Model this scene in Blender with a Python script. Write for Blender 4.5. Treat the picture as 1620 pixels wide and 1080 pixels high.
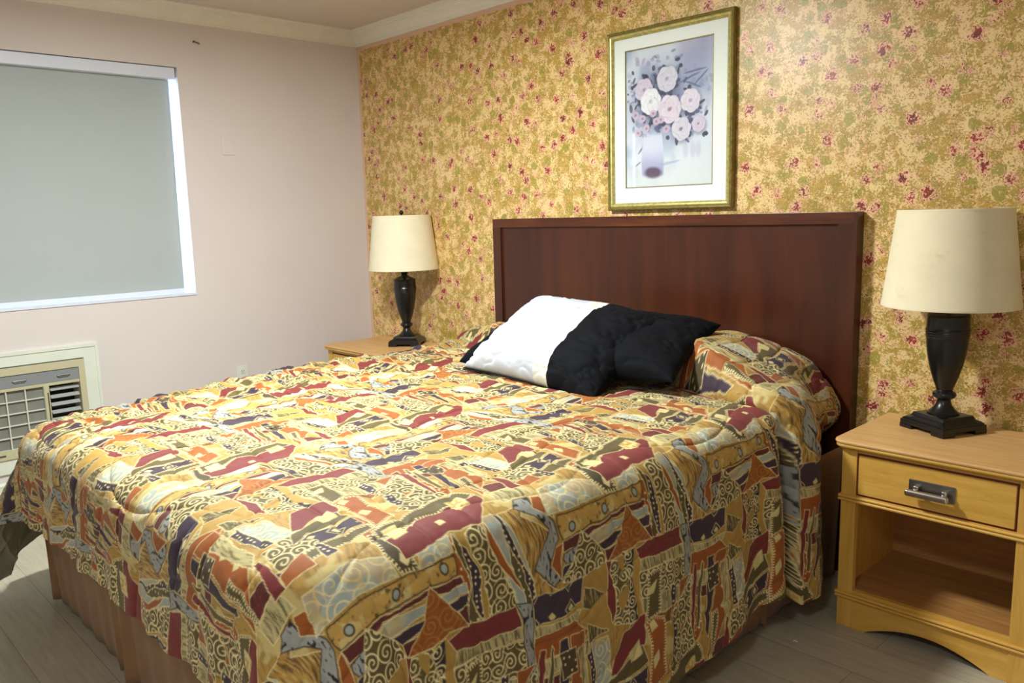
import bpy, bmesh, math, random
import numpy as np
from mathutils import Vector, Matrix
PI = math.pi
random.seed(7)
for o in list(bpy.data.objects): bpy.data.objects.remove(o, do_unlink=True)
SC = bpy.context.scene
COL = SC.collection

# ------------------------------------------------------------------ camera
YAW, PIT, ROL, FPX = -0.8072, 0.1557, -0.0266, 1281.5
CP = Vector((4.5639, -3.0607, 1.4259))
fw = Vector((math.sin(YAW)*math.cos(PIT), math.cos(YAW)*math.cos(PIT), -math.sin(PIT)))
r0 = Vector((math.cos(YAW), -math.sin(YAW), 0)); u0 = r0.cross(fw)
rr = math.cos(ROL)*r0 + math.sin(ROL)*u0; uu = -math.sin(ROL)*r0 + math.cos(ROL)*u0
cam_d = bpy.data.cameras.new('camera'); cam = bpy.data.objects.new('camera', cam_d); COL.objects.link(cam)
cam.matrix_world = Matrix((( rr.x, uu.x, -fw.x, CP.x), (rr.y, uu.y, -fw.y, CP.y), (rr.z, uu.z, -fw.z, CP.z), (0, 0, 0, 1)))
cam_d.sensor_width = 36; cam_d.lens = FPX*36/1620; cam_d.clip_start = .02
SC.camera = cam
# ------------------------------------------------------------------ world, lights, exposure
W = bpy.data.worlds.new('world'); SC.world = W; W.use_nodes = True
bg = W.node_tree.nodes['Background']; bg.inputs['Color'].default_value = (.62, .78, 1, 1); bg.inputs['Strength'].default_value = 14.0
SC.view_settings.view_transform = 'Standard'; SC.view_settings.look = 'None'
SC.view_settings.exposure = 0.40; SC.view_settings.gamma = 1; SC.view_settings.use_curve_mapping = False
def area(name, loc, size, power, color, rot=(0, 0, 0)):
    l = bpy.data.lights.new(name, 'AREA'); l.shape = 'DISK'; l.size = size; l.energy = power; l.color = color
    o = bpy.data.objects.new(name, l); COL.objects.link(o); o.location = loc; o.rotation_euler = rot
    return o
area('ceiling_lamp_light', (2.05, -1.80, 2.47), .30, 70, (.955, 1, .965))
area('entry_fill_light', (4.3, -3.6, 2.47), .34, 13, (.96, 1, .965))  # added fill from behind the camera, not a lamp known to be there

# ------------------------------------------------------------------ helpers
def nodes(name, rough=.5, base=(.5, .5, .5)):
    m = bpy.data.materials.new(name); m.use_nodes = True
    nt = m.node_tree; b = nt.nodes['Principled BSDF']
    b.inputs['Roughness'].default_value = rough; b.inputs['Base Color'].default_value = (*base, 1)
    return m, nt, b
def N(nt, t, **k):
    n = nt.nodes.new(t)
    for a, v in k.items():
        if a.startswith('i_'):
            a = a[2:].replace('_', ' ')
            n.inputs[a].default_value = v
        else: setattr(n, a, v)
    return n
def L(nt, a, b): nt.links.new(a, b)
def srgb(r, g, b): return tuple((((c/255+.055)/1.055)**2.4 if c/255 > .04045 else c/255/12.92) for c in (r, g, b))
def ramp(nt, fac, stops, interp='LINEAR'):
    n = nt.nodes.new('ShaderNodeValToRGB'); n.color_ramp.interpolation = interp
    e = n.color_ramp.elements
    while len(e) < len(stops): e.new(.5)
    for i, (p, c) in enumerate(stops):
        e[i].position = p; e[i].color = (*c, 1) if len(c) == 3 else c
    L(nt, fac, n.inputs[0]); return n
def mixc(nt, fac, a, b, mode='MIX'):
    n = nt.nodes.new('ShaderNodeMix'); n.data_type = 'RGBA'; n.blend_type = mode
    for s, v in ((0, fac), (6, a), (7, b)):
        if hasattr(v, 'links'): L(nt, v, n.inputs[s])
        else: n.inputs[s].default_value = v if s == 0 else (*v, 1)
    return n.outputs[2]
def coords(nt, scale=(1, 1, 1), rot=(0, 0, 0), kind='Object'):
    c = nt.nodes.new('ShaderNodeTexCoord'); m = nt.nodes.new('ShaderNodeMapping')
    m.inputs['Scale'].default_value = scale; m.inputs['Rotation'].default_value = rot
    L(nt, c.outputs[kind], m.inputs[0]); return m.outputs[0]
def noise(nt, vec, scale, detail=4, rough=.5, dist=0):
    n = N(nt, 'ShaderNodeTexNoise', i_Scale=scale, i_Detail=detail, i_Roughness=rough, i_Distortion=dist); L(nt, vec, n.inputs['Vector']); return n.outputs[0]
def bump(nt, b, h, strength=.3, dist=.002):
    n = N(nt, 'ShaderNodeBump', i_Strength=strength, i_Distance=dist); L(nt, h, n.inputs['Height']); L(nt, n.outputs[0], b.inputs['Normal']); return n
def plain(name, c, rough=.5, var=.06, sc=9, bsc=160, bs=.1, metal=0, coat=0):
    """a plain painted / plastic / metal surface with slight procedural unevenness"""
    m, nt, b = nodes(name, rough); v = coords(nt)
    n = noise(nt, v, sc, 5)
    lo = tuple(x*(1-var) for x in c); hi = tuple(min(1, x*(1+var)) for x in c)
    r = ramp(nt, n, [(.3, lo), (.7, hi)]); L(nt, r.outputs[0], b.inputs['Base Color'])
    if bs: bump(nt, b, noise(nt, v, bsc, 3), bs, .001)
    b.inputs['Metallic'].default_value = metal; b.inputs['Coat Weight'].default_value = coat
    return m
def wood(name, dark, light, axis=(1, 12, 12), sc=3.5, rough=.45, coat=0, bs=.12, rot=(0, 0, 0), fine=.35):
    m, nt, b = nodes(name, rough); v = coords(nt, axis, rot)
    n1 = noise(nt, v, sc, 6, .62, .4); n2 = noise(nt, v, sc*9, 4, .6)
    a = N(nt, 'ShaderNodeMath', operation='MULTIPLY_ADD'); L(nt, n2, a.inputs[0]); a.inputs[1].default_value = fine; L(nt, n1, a.inputs[2])
    r = ramp(nt, a.outputs[0], [(.42, dark), (.85, light)]); L(nt, r.outputs[0], b.inputs['Base Color'])
    bump(nt, b, a.outputs[0], bs, .0015); b.inputs['Coat Weight'].default_value = coat; b.inputs['Coat Roughness'].default_value = .2
    return m
def tag(o, label=None, cat=None, group=None, kind=None):
    if label: o['label'] = label
    if cat: o['category'] = cat
    if group: o['group'] = group
    if kind: o['kind'] = kind
    return o
def mkobj(name, me, mat, parent=None, smooth=True, angle=40):
    o = bpy.data.objects.new(name, me); COL.objects.link(o)
    if mat: me.materials.append(mat)
    if smooth:
        me.polygons.foreach_set('use_smooth', [True]*len(me.polygons)); me.set_sharp_from_angle(angle=math.radians(angle))
    if parent: o.parent = parent
    return o
def thing(name, label, cat, loc=(0, 0, 0), rz=0, group=None):
    o = bpy.data.objects.new(name, None); COL.objects.link(o); o.location = loc; o.rotation_euler = (0, 0, rz); o.empty_display_size = .1
    return tag(o, label, cat, group)
class B:
    """collects shapes, then builds one mesh object"""
    def __init__(s): s.bm = bmesh.new()
    def box(s, x0, x1, y0, y1, z0, z1, bev=0, seg=2, M=None):
        r = bmesh.ops.create_cube(s.bm, size=1); vs = r['verts']
        for v in vs: v.co = Vector(((x0+x1)/2+v.co.x*(x1-x0), (y0+y1)/2+v.co.y*(y1-y0), (z0+z1)/2+v.co.z*(z1-z0)))
        if bev:
            es = list({e for v in vs for e in v.link_edges})
            rb = bmesh.ops.bevel(s.bm, geom=es, offset=bev, segments=seg, affect='EDGES', profile=.5); vs = list({v for f in rb['faces'] for v in f.verts} | {v for v in vs if v.is_valid})
        if M is not None: bmesh.ops.transform(s.bm, matrix=M, verts=[v for v in vs if v.is_valid])
        return s
    def lathe(s, prof, seg=48, c=(0, 0, 0), M=None, cap=True):
        rings = []
        for (r, z) in prof:
            rings.append([s.bm.verts.new((c[0]+r*math.cos(2*PI*k/seg), c[1]+r*math.sin(2*PI*k/seg), c[2]+z)) for k in range(seg)])
        for a, b in zip(rings, rings[1:]):
            for k in range(seg):
                s.bm.faces.new((a[k], a[(k+1) % seg], b[(k+1) % seg], b[k]))
        if cap:
            s.bm.faces.new(list(reversed(rings[0]))); s.bm.faces.new(rings[-1])
        if M is not None: bmesh.ops.transform(s.bm, matrix=M, verts=[v for q in rings for v in q])
        return s
    def prism(s, pts, f0, f1):
        """pts in plane -> f0(p), f1(p) give the two end caps"""
        a = [s.bm.verts.new(f0(p)) for p in pts]; b = [s.bm.verts.new(f1(p)) for p in pts]
        n = len(pts)
        for k in range(n): s.bm.faces.new((a[k], a[(k+1) % n], b[(k+1) % n], b[k]))
        s.bm.faces.new(list(reversed(a))); s.bm.faces.new(b); return s
    def tube(s, pts, r, seg=10):
        pts = [Vector(p) for p in pts]; rings = []
        for i, p in enumerate(pts):
            t = (pts[min(i+1, len(pts)-1)]-pts[max(i-1, 0)]).normalized()
            a = t.orthogonal().normalized() if i == 0 else (rings_a - t*rings_a.dot(t)).normalized()
            rings_a = a; b = t.cross(a)
            rings.append([s.bm.verts.new(p+r*(math.cos(2*PI*k/seg)*a+math.sin(2*PI*k/seg)*b)) for k in range(seg)])
        for a, b in zip(rings, rings[1:]):
            for k in range(seg): s.bm.faces.new((a[k], a[(k+1) % seg], b[(k+1) % seg], b[k]))
        s.bm.faces.new(list(reversed(rings[0]))); s.bm.faces.new(rings[-1]); return s
    def build(s, name, mat, parent=None, smooth=True, angle=40, loc=None):
        bmesh.ops.recalc_face_normals(s.bm, faces=s.bm.faces)
        me = bpy.data.meshes.new(name); s.bm.to_mesh(me); s.bm.free()
        o = mkobj(name, me, mat, parent, smooth, angle)
        if smooth: wn = o.modifiers.new('weighted', 'WEIGHTED_NORMAL'); wn.keep_sharp = True; wn.weight = 80
        if loc: o.location = loc
        return o
def grid_mesh(name, X, Y, Z, col=None):
    """numpy grid -> mesh (fast); col = (h,w,3) linear colours per vertex"""
    h, w = X.shape; co = np.stack([X, Y, Z], -1).reshape(-1, 3).astype(np.float32)
    i = np.arange(h*w).reshape(h, w); q = np.stack([i[:-1, :-1], i[:-1, 1:], i[1:, 1:], i[1:, :-1]], -1).reshape(-1, 4).astype(np.int32)
    me = bpy.data.meshes.new(name); me.vertices.add(len(co)); me.vertices.foreach_set('co', co.ravel())
    me.loops.add(q.size); me.loops.foreach_set('vertex_index', q.ravel())
    me.polygons.add(len(q)); me.polygons.foreach_set('loop_start', np.arange(0, q.size, 4, dtype=np.int32))
    me.update(calc_edges=True)
    if col is not None:
        a = me.color_attributes.new('pattern', 'FLOAT_COLOR', 'POINT')
        c = np.ones((h*w, 4), np.float32); c[:, :3] = col.reshape(-1, 3); a.data.foreach_set('color', c.ravel())
    me.polygons.foreach_set('use_smooth', np.ones(len(q), bool)); me.update()
    return me
_rs = np.random.RandomState(3)
_T = [_rs.rand(256, 256) for _ in range(4)]
def vnoise(x, y, k=0):
    """smooth value noise 0..1, period 256"""
    t = _T[k % 4]; xi = np.floor(x).astype(int); yi = np.floor(y).astype(int); fx = x-xi; fy = y-yi
    fx = fx*fx*(3-2*fx); fy = fy*fy*(3-2*fy); g = lambda a, b: t[(xi+a) % 256, (yi+b) % 256]
    return (g(0, 0)*(1-fx)+g(1, 0)*fx)*(1-fy)+(g(0, 1)*(1-fx)+g(1, 1)*fx)*fy
def fbm(x, y, o=4, k=0):
    s = 0; a = .5
    for i in range(o): s = s+a*vnoise(x*2**i+17*i, y*2**i+31*i, k+i); a *= .5
    return s/(1-.5**o)
def sstep(a, b, x):
    t = np.clip((x-a)/(b-a), 0, 1); return t*t*(3-2*t)

# ------------------------------------------------------------------ materials
def mat_leftwall():
    m, nt, b = nodes('pink_grey_paint', .75); v = coords(nt)
    r = ramp(nt, noise(nt, v, 1.6, 4), [(.3, srgb(216, 208, 208)), (.7, srgb(222, 214, 211))])
    L(nt, r.outputs[0], b.inputs['Base Color'])
    v2 = coords(nt, (1, 1, 6)); bump(nt, b, noise(nt, v2, 55, 4, .6), .12, .002); return m
def mat_paper():
    m, nt, b = nodes('sponged_gold_wall', .55); v = coords(nt)
    warp = N(nt, 'ShaderNodeTexNoise', i_Scale=22.0, i_Detail=3.0); L(nt, v, warp.inputs['Vector'])
    va = N(nt, 'ShaderNodeVectorMath', operation='MULTIPLY_ADD'); L(nt, warp.outputs[1], va.inputs[0]); va.inputs[1].default_value = (.035, .035, .035); L(nt, v, va.inputs[2]); vw = va.outputs[0]
    peach, peach2 = srgb(238, 212, 144), srgb(242, 206, 152)
    base = ramp(nt, noise(nt, v, 9, 3), [(.35, peach), (.65, peach2)]).outputs[0]
    # mustard-olive sponge dabs: soft patches broken up by fine flecks
    big = noise(nt, vw, 26, 2, .5); fine = noise(nt, vw, 135, 3, .7)
    s = N(nt, 'ShaderNodeMath', operation='MULTIPLY_ADD'); L(nt, fine, s.inputs[0]); s.inputs[1].default_value = 1.35; L(nt, big, s.inputs[2])
    olive = ramp(nt, noise(nt, v, 16, 2), [(.35, srgb(166, 148, 62)), (.65, srgb(196, 158, 74))]).outputs[0]
    sc_ = N(nt, 'ShaderNodeMapRange'); L(nt, s.outputs[0], sc_.inputs[0]); sc_.inputs[1].default_value = 1.10; sc_.inputs[2].default_value = 1.20
    c1 = mixc(nt, sc_.outputs[0], base, olive)
    # solid olive leaf dabs
    vo = N(nt, 'ShaderNodeTexVoronoi', i_Scale=13.0, i_Randomness=1.0); L(nt, vw, vo.inputs['Vector'])
    f2 = ramp(nt, vo.outputs['Distance'], [(.27, (1, 1, 1)), (.31, (0, 0, 0))]).outputs[0]
    sep = N(nt, 'ShaderNodeSeparateColor'); L(nt, vo.outputs['Color'], sep.inputs[0])
    g2 = N(nt, 'ShaderNodeMath', operation='GREATER_THAN'); L(nt, sep.outputs[0], g2.inputs[0]); g2.inputs[1].default_value = .38
    m2 = N(nt, 'ShaderNodeMath', operation='MULTIPLY'); L(nt, f2, m2.inputs[0]); L(nt, g2.outputs[0], m2.inputs[1])
    m2b = N(nt, 'ShaderNodeMath', operation='MULTIPLY'); L(nt, m2.outputs[0], m2b.inputs[0]); m2b.inputs[1].default_value = .88
    c2 = mixc(nt, m2b.outputs[0], c1, srgb(160, 150, 58))
    # lacy pink sprays with dark red flecks and cores
    vr = N(nt, 'ShaderNodeTexVoronoi', i_Scale=11.5, i_Randomness=1.0); L(nt, vw, vr.inputs['Vector'])
    halo = ramp(nt, vr.outputs['Distance'], [(.08, (1, 1, 1)), (.42, (0, 0, 0))]).outputs[0]
    spk = noise(nt, vw, 125, 2, .65)
    a = N(nt, 'ShaderNodeMath', operation='MULTIPLY_ADD'); L(nt, halo, a.inputs[0]); a.inputs[1].default_value = .33; L(nt, spk, a.inputs[2])
    pinkf = ramp(nt, a.outputs[0], [(.60, (0, 0, 0)), (.64, (1, 1, 1))]).outputs[0]
    c3 = mixc(nt, pinkf, c2, srgb(246, 190, 160))
    redf = ramp(nt, a.outputs[0], [(.715, (0, 0, 0)), (.745, (1, 1, 1))]).outputs[0]
    redc = ramp(nt, noise(nt, v, 24, 1), [(.4, srgb(112, 46, 32)), (.62, srgb(164, 50, 42))]).outputs[0]
    c4 = mixc(nt, redf, c3, redc)
    f5 = ramp(nt, noise(nt, vw, 170, 2, .6), [(.62, (0, 0, 0)), (.66, (1, 1, 1))]).outputs[0]
    c4 = mixc(nt, f5, c4, srgb(140, 84, 52))
    # unpainted peach margins beside the corner and under the moulding
    sx = N(nt, 'ShaderNodeSeparateXYZ'); L(nt, vw, sx.inputs[0])
    e1 = N(nt, 'ShaderNodeMath', operation='LESS_THAN'); L(nt, sx.outputs[0], e1.inputs[0]); e1.inputs[1].default_value = .045
    e2 = N(nt, 'ShaderNodeMath', operation='GREATER_THAN'); L(nt, sx.outputs[2], e2.inputs[0]); e2.inputs[1].default_value = 2.495
    e3 = N(nt, 'ShaderNodeMath', operation='MAXIMUM'); L(nt, e1.outputs[0], e3.inputs[0]); L(nt, e2.outputs[0], e3.inputs[1])
    c5 = mixc(nt, e3.outputs[0], c4, srgb(226, 188, 160))
    L(nt, c5, b.inputs['Base Color']); bump(nt, b, fine, .15, .0015)
    b.inputs['Roughness'].default_value = .36
    return m
def mat_floor():
    m, nt, b = nodes('grey_plank_vinyl', .38); v = coords(nt, (1, 1, 1), (0, 0, .0))
    br = N(nt, 'ShaderNodeTexBrick', i_Scale=1.0, i_Color1=(*srgb(184, 178, 162), 1), i_Color2=(*srgb(174, 168, 152), 1), i_Mortar=(*srgb(128, 122, 112), 1))
    br.inputs['Mortar Size'].default_value = .0012; br.inputs['Brick Width'].default_value = 1.2; br.inputs['Row Height'].default_value = .18; br.inputs['Bias'].default_value = 0; br.offset = .37
    L(nt, v, br.inputs['Vector'])
    g = noise(nt, coords(nt, (1.2, 14, 1)), 4, 6, .62, .5)
    r = ramp(nt, g, [(.3, (.82, .80, .77)), (.7, (1.08, 1.07, 1.04))]).outputs[0]
    c = mixc(nt, 1.0, br.outputs[0], r, 'MULTIPLY'); L(nt, c, b.inputs['Base Color']); bump(nt, b, g, .1, .001); return m
MW = mat_leftwall(); MP = mat_paper(); MF = mat_floor()
M_crown = plain('cream_gloss_trim', srgb(234, 231, 222), .42, .03)
M_ceil = plain('ceiling_paint', srgb(214, 204, 198), .8, .02)
M_trimw = plain('white_trim_paint', srgb(222, 228, 216), .5, .03)
M_mahog = wood('mahogany', srgb(58, 25, 13), srgb(88, 42, 20), (3, 3, .3), 2.0, .30, 0, .02, fine=.12)
M_mahogh = wood('mahogany_rail', srgb(70, 30, 14), srgb(116, 60, 26), (.8, 9, 9), 2.4, .30, 0, .02, fine=.12)
M_maple = wood('honey_maple', srgb(196, 144, 56), srgb(220, 174, 84), (1, 10, 10), 4, .42, .15, .06)
M_maplev = wood('honey_maple_upright', srgb(196, 144, 56), srgb(220, 174, 84), (10, 10, 1), 4, .42, .15, .06)
M_top = wood('worn_maple_top', srgb(204, 156, 96), srgb(226, 182, 122), (1, 12, 12), 4, .5, .1, .08)
M_lampblk = plain('satin_black_lamp', (.006, .0066, .0075), .3, .15, 6, 90, .04, 0, 0)
M_black = plain('black_gap', (.01, .01, .01), .8)
M_chrome = plain('brushed_steel', (.55, .54, .52), .25, .08, 20, 200, .05, 1)
M_pewter = plain('pewter_plate', (.22, .21, .20), .38, .12, 20, 200, .05, 1)
M_red = plain('dark_red_recess', srgb(96, 32, 20), .7)
M_inside = wood('nightstand_inside', srgb(150, 104, 52), srgb(186, 136, 78), (1, 10, 10), 4, .55, 0, .05)
def cloth(name, c, rough=.85, var=.05, weave=420, bs=.25, sheen=.1, soft=14):
    m, nt, b = nodes(name, rough); v = coords(nt)
    r = ramp(nt, noise(nt, v, soft, 4), [(.3, tuple(x*(1-var) for x in c)), (.7, tuple(min(1, x*(1+var)) for x in c))])
    L(nt, r.outputs[0], b.inputs['Base Color']); b.inputs['Sheen Weight'].default_value = sheen
    bump(nt, b, noise(nt, v, weave, 2), bs, .001); return m, nt, b
M_white = cloth('white_pillow_cotton', srgb(172, 177, 187), .8, .015)[0]
M_cuff = cloth('ivory_cuff_cotton', srgb(196, 193, 188), .8, .015)[0]
M_blk, _n, _b = cloth('black_pillow_cotton', (.004, .0045, .0065), .8, .2, 420, .15, 0); _b.inputs['Specular IOR Level'].default_value = .1
M_skirt = cloth('tan_bed_skirt', srgb(142, 108, 76), .9, .08)[0]
M_matt = cloth('mattress_ticking', srgb(200, 196, 188), .9, .03)[0]
M_shade = cloth('linen_lamp_shade', srgb(250, 242, 214), .9, .03, 260, .5, 0)[0]
def stained(m):
    nt = m.node_tree; b = nt.nodes['Principled BSDF']; old = b.inputs['Base Color'].links[0].from_socket
    v = coords(nt); f = ramp(nt, noise(nt, v, 9, 5, .7), [(.60, (0, 0, 0)), (.78, (.55, .55, .55))]).outputs[0]
    L(nt, mixc(nt, f, old, srgb(208, 184, 130)), b.inputs['Base Color']); return m
M_shade_old = stained(cloth('stained_linen_shade', srgb(250, 240, 208), .9, .03, 260, .5, 0)[0])
def translucent(m, amt=.25):
    nt = m.node_tree; b = nt.nodes['Principled BSDF']; out = nt.nodes['Material Output']
    t = nt.nodes.new('ShaderNodeBsdfTranslucent'); mx = nt.nodes.new('ShaderNodeMixShader'); mx.inputs[0].default_value = amt
    if b.inputs['Base Color'].links: L(nt, b.inputs['Base Color'].links[0].from_socket, t.inputs[0])
    L(nt, b.outputs[0], mx.inputs[1]); L(nt, t.outputs[0], mx.inputs[2]); L(nt, mx.outputs[0], out.inputs[0])
translucent(M_shade, .12); translucent(M_shade_old, .12)
M_blind = cloth('grey_blackout_blind', srgb(178, 187, 187), .8, .015, 500, .15, 0, 2)[0]; translucent(M_blind, .05)
M_valance = plain('white_valance', srgb(222, 230, 248), .45, .015)
M_acbody = plain('beige_plastic', srgb(196, 190, 158), .5, .03)
M_acgrey = plain('grey_metal_panel', srgb(138, 142, 146), .4, .04)
M_acgrid = plain('ivory_grille_plastic', srgb(214, 218, 204), .5, .03)
M_acfilt = plain('grey_filter_mesh', srgb(128, 130, 122), .8, .12, 14)
M_slat = plain('grey_louvre', srgb(170, 174, 174), .4, .04)
M_plate = plain('outlet_plastic', srgb(224, 226, 218), .4, .02)
M_gold = plain('antique_gold', srgb(132, 118, 62), .42, .28, 60, 200, .25, .55)
M_gold2 = plain('pale_gold_leaf', srgb(196, 186, 118), .4, .28, 70, 200, .25, .45)
M_mat = plain('white_mat_board', srgb(240, 244, 238), .8, .01)

def glassmat(name, refl=.06):
    m = bpy.data.materials.new(name); m.use_nodes = True; nt = m.node_tree; nt.nodes.remove(nt.nodes['Principled BSDF'])
    t = nt.nodes.new('ShaderNodeBsdfTransparent'); g = N(nt, 'ShaderNodeBsdfGlossy', i_Roughness=.04); f = N(nt, 'ShaderNodeFresnel', i_IOR=1.35); x = nt.nodes.new('ShaderNodeMixShader')
    L(nt, f.outputs[0], x.inputs[0]); L(nt, t.outputs[0], x.inputs[1]); L(nt, g.outputs[0], x.inputs[2]); L(nt, x.outputs[0], nt.nodes['Material Output'].inputs[0]); return m

# ------------------------------------------------------------------ room shell
H, RX, RY = 2.585, 6.0, -5.0
B().box(-.2, RX+.2, RY-.2, .2, -.12, 0).build('floor', MF, None, False)['kind'] = 'structure'
B().box(-.2, RX+.2, RY-.2, .2, H, H+.12).build('ceiling', M_ceil, None, False)['kind'] = 'structure'
B().box(-.0, RX+.2, 0, .15, 0, H).build('wall_back', MP, None, False)['kind'] = 'structure'
B().box(RX, RX+.15, RY, 0, 0, H).build('wall_right', MW, None, False)['kind'] = 'structure'
B().box(0, RX+.15, RY-.15, RY, 0, H).build('wall_front', MW, None, False)['kind'] = 'structure'
WY0, WY1, WZ0, WZ1 = -2.95, -1.168, 1.0275, 2.266          # window opening
AY0, AY1, AZ0, AZ1 = -2.87, -1.795, .285, .75               # air conditioner sleeve
w = B()
w.box(-.16, 0, WY1, .15, 0, H); w.box(-.16, 0, RY-.15, WY0, 0, H); w.box(-.16, 0, WY0, WY1, WZ1, H); w.box(-.16, 0, WY0, WY1, AZ1, WZ0)
w.box(-.16, 0, WY0, WY1, 0, AZ0); w.box(-.16, 0, AY1, WY1, AZ0, AZ1); w.box(-.16, 0, WY0, AY0, AZ0, AZ1)
bmesh.ops.remove_doubles(w.bm, verts=w.bm.verts, dist=1e-5)
w.build('wall_left', MW, None, False)['kind'] = 'structure'
# crown moulding: profile (distance from wall, height)
cp = [(0, 2.502), (.012, 2.502), (.014, 2.510), (.020, 2.514), (.022, 2.522), (.026, 2.530), (.034, 2.540), (.046, 2.549), (.058, 2.554), (.060, 2.560), (.066, 2.561), (.067, 2.566), (.074, 2.569), (.075, 2.574), (.086, 2.577), (.092, 2.580), (.092, H), (0, H)]
def crown(name, ends):
    b = B(); rings = []
    for f in ends: rings.append([b.bm.verts.new(f(d, z)) for d, z in cp])
    n = len(cp)
    for a, c in zip(rings, rings[1:]):
        for k in range(n): b.bm.faces.new((a[k], a[(k+1) % n], c[(k+1) % n], c[k]))
    b.bm.faces.new(list(reversed(rings[0]))); b.bm.faces.new(rings[-1])
    b.build(name, M_crown, None, True, 25)['kind'] = 'structure'
crown('trim_1', [lambda d, z: (d, -d, z), lambda d, z: (d, RY, z)])
crown('trim_2', [lambda d, z: (d, -d, z), lambda d, z: (RX, -d, z)])
def baseboard(name, f):
    bp = [(0, 0), (.014, 0), (.014, .085), (.011, .092), (.011, .150), (.014, .154), (.014, .160), (.006, .168), (0, .170)]
    b = B(); b.prism(bp, lambda p: f(p, 0), lambda p: f(p, 1)); b.build(name, M_trimw, None, True, 30)['kind'] = 'structure'
baseboard('baseboard_left', lambda p, e: (p[0], -.014 if e else RY, p[1]))
baseboard('baseboard_back', lambda p, e: (RX if e else 0, -p[0], p[1]))

# ------------------------------------------------------------------ window, blind
wf = B(); 
for (y0, y1, z0, z1) in ((WY0, WY1, WZ0, WZ0+.045), (WY0, WY1, WZ1-.045, WZ1), (WY0, WY0+.045, WZ0+.045, WZ1-.045), (WY1-.022, WY1, WZ0+.045, WZ1-.045), (-2.08, -2.04, WZ0+.045, WZ1-.045)):
    wf.box(-.150, -.115, y0, y1, z0, z1)
wf = wf.build('window_1', M_valance, None); wf['kind'] = 'structure'
mg = glassmat('window_glass')
B().box(-.134, -.130, WY0+.045, WY1-.022, WZ0+.045, WZ1-.045).build('pane', mg, wf, False)
sl = B().box(-.10, .006, WY0, WY1, WZ0-.006, WZ0+.006).build('trim_3', M_valance); sl['kind'] = 'structure'
bl = thing('roller_blind', 'grey blackout roller blind with white valance pulled down in the window', 'blind', (-.055, -2.06, WZ0+.02))
def blindsheet():
    Y, Z = np.meshgrid(np.linspace(-.86, .86, 80), np.linspace(0, 1.165, 60)); 
    yy = Y.copy(); yy[:] = np.where(Y > 0, Y*(1-.014*(1-Z/1.165)), Y)
    X = .003*np.sin(Y*3.1)*np.sin(Z*2.2)+.0015*np.sin(Y*11)
    return grid_mesh('fabric', X, yy, Z)
me = blindsheet(); o = mkobj('fabric', me, M_blind, bl, True); s_ = o.modifiers.new('solid', 'SOLIDIFY'); s_.thickness = .0012
B().box(-.004, .006, -.86, .848, -.012, .012, .003).build('bottom_rail', M_valance, bl)
B().box(-.035, .045, -.885, .882, 1.155, 1.215, .004).build('valance', M_valance, bl)

# ------------------------------------------------------------------ air conditioner
tr = B()
for (y0, y1, z0, z1) in ((AY0-.07, AY1+.073, AZ1, .819), (AY0-.07, AY1+.073, AZ0-.07, AZ0), (AY1, AY1+.073, AZ0, AZ1), (AY0-.07, AY0, AZ0, AZ1)):
    tr.box(0, .014, y0, y1, z0, z1)
for (y0, y1, z0, z1) in ((AY0-.07, AY1+.073, .803, .819), (AY1+.058, AY1+.073, AZ0-.07, .803)):
    tr.box(.014, .019, y0, y1, z0, z1)
tr.build('trim_4', M_trimw)['kind'] = 'structure'
ac = thing('air_conditioner', 'beige wall air conditioner with lattice grille set below the window', 'air conditioner', (0, AY1, AZ0))
# local: y from 0 (right end) to -LEN, z 0..0.46
AL, AH = AY1-AY0-.006, AZ1-AZ0-.006
a = B()
a.box(-.14, -.125, -AL, -.003, .003, AH)                                   # back
a.box(-.13, .022, -AL, -.003, AH-.038, AH); a.box(-.13, .022, -AL, -.003, .003, .048)
a.box(-.13, .022, -.030, -.003, .048, AH-.038); a.box(-.13, .022, -AL, -AL+.03, .048, AH-.038)
a.box(-.13, .014, -AL+.02, -.02, AH-.118, AH-.100, .003)
a.box(-.13, .016, -.200, -.174, .04, AH-.11, .004)
a.build('housing', M_acbody, ac)
B().box(-.02, .016, -AL+.028, -.028, AH-.102, AH-.040, .003).build('control_panel', M_acgrey, ac)
for y in (-.10, -.30):
    h = B(); h.box(.014, .024, y-.035, y+.028, AH-.074, AH-.067, .003); h.box(.012, .020, y-.03, y+.02, AH-.082, AH-.076, .002); h.build('latch', M_pewter, ac)
B().box(-.120, -.110, -.175, -.03, .045, AH-.115).build('vent_recess', M_black, ac)
for k in range(7):
    z = AH-.140-k*.040
    if z > .05:
        s = B(); s.box(-.013, .013, -.168, -.032, -.002, .002, .001, 2, Matrix.Translation((-.008, 0, z)) @ Matrix.Rotation(.55, 4, 'Y')); s.build('louvre', M_slat, ac)
B().box(.002, .018, -.186, -.180, .14, AH-.15, .002).build('slider', M_pewter, ac)
B().box(-.03, -.004, -AL+.03, -.198, .046, AH-.114).build('filter', M_acfilt, ac)
g = B(); y0, y1, z0, z1 = -AL+.03, -.198, .046, AH-.114
nx = 10; nz = 5
for k in range(nx+1): y = y1+(y0-y1)*k/nx; g.box(-.004, .010, y-.003, y+.003, z0, z1, .001)
for k in range(nz+1): z = z0+(z1-z0)*k/nz; g.box(-.004, .009, y0, y1, z-.0025, z+.0025, .001)
g.build('grille', M_acgrid, ac)
B().box(.018, .026, -.44, -.40, .022, .030, .002).build('badge', M_pewter, ac)

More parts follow.
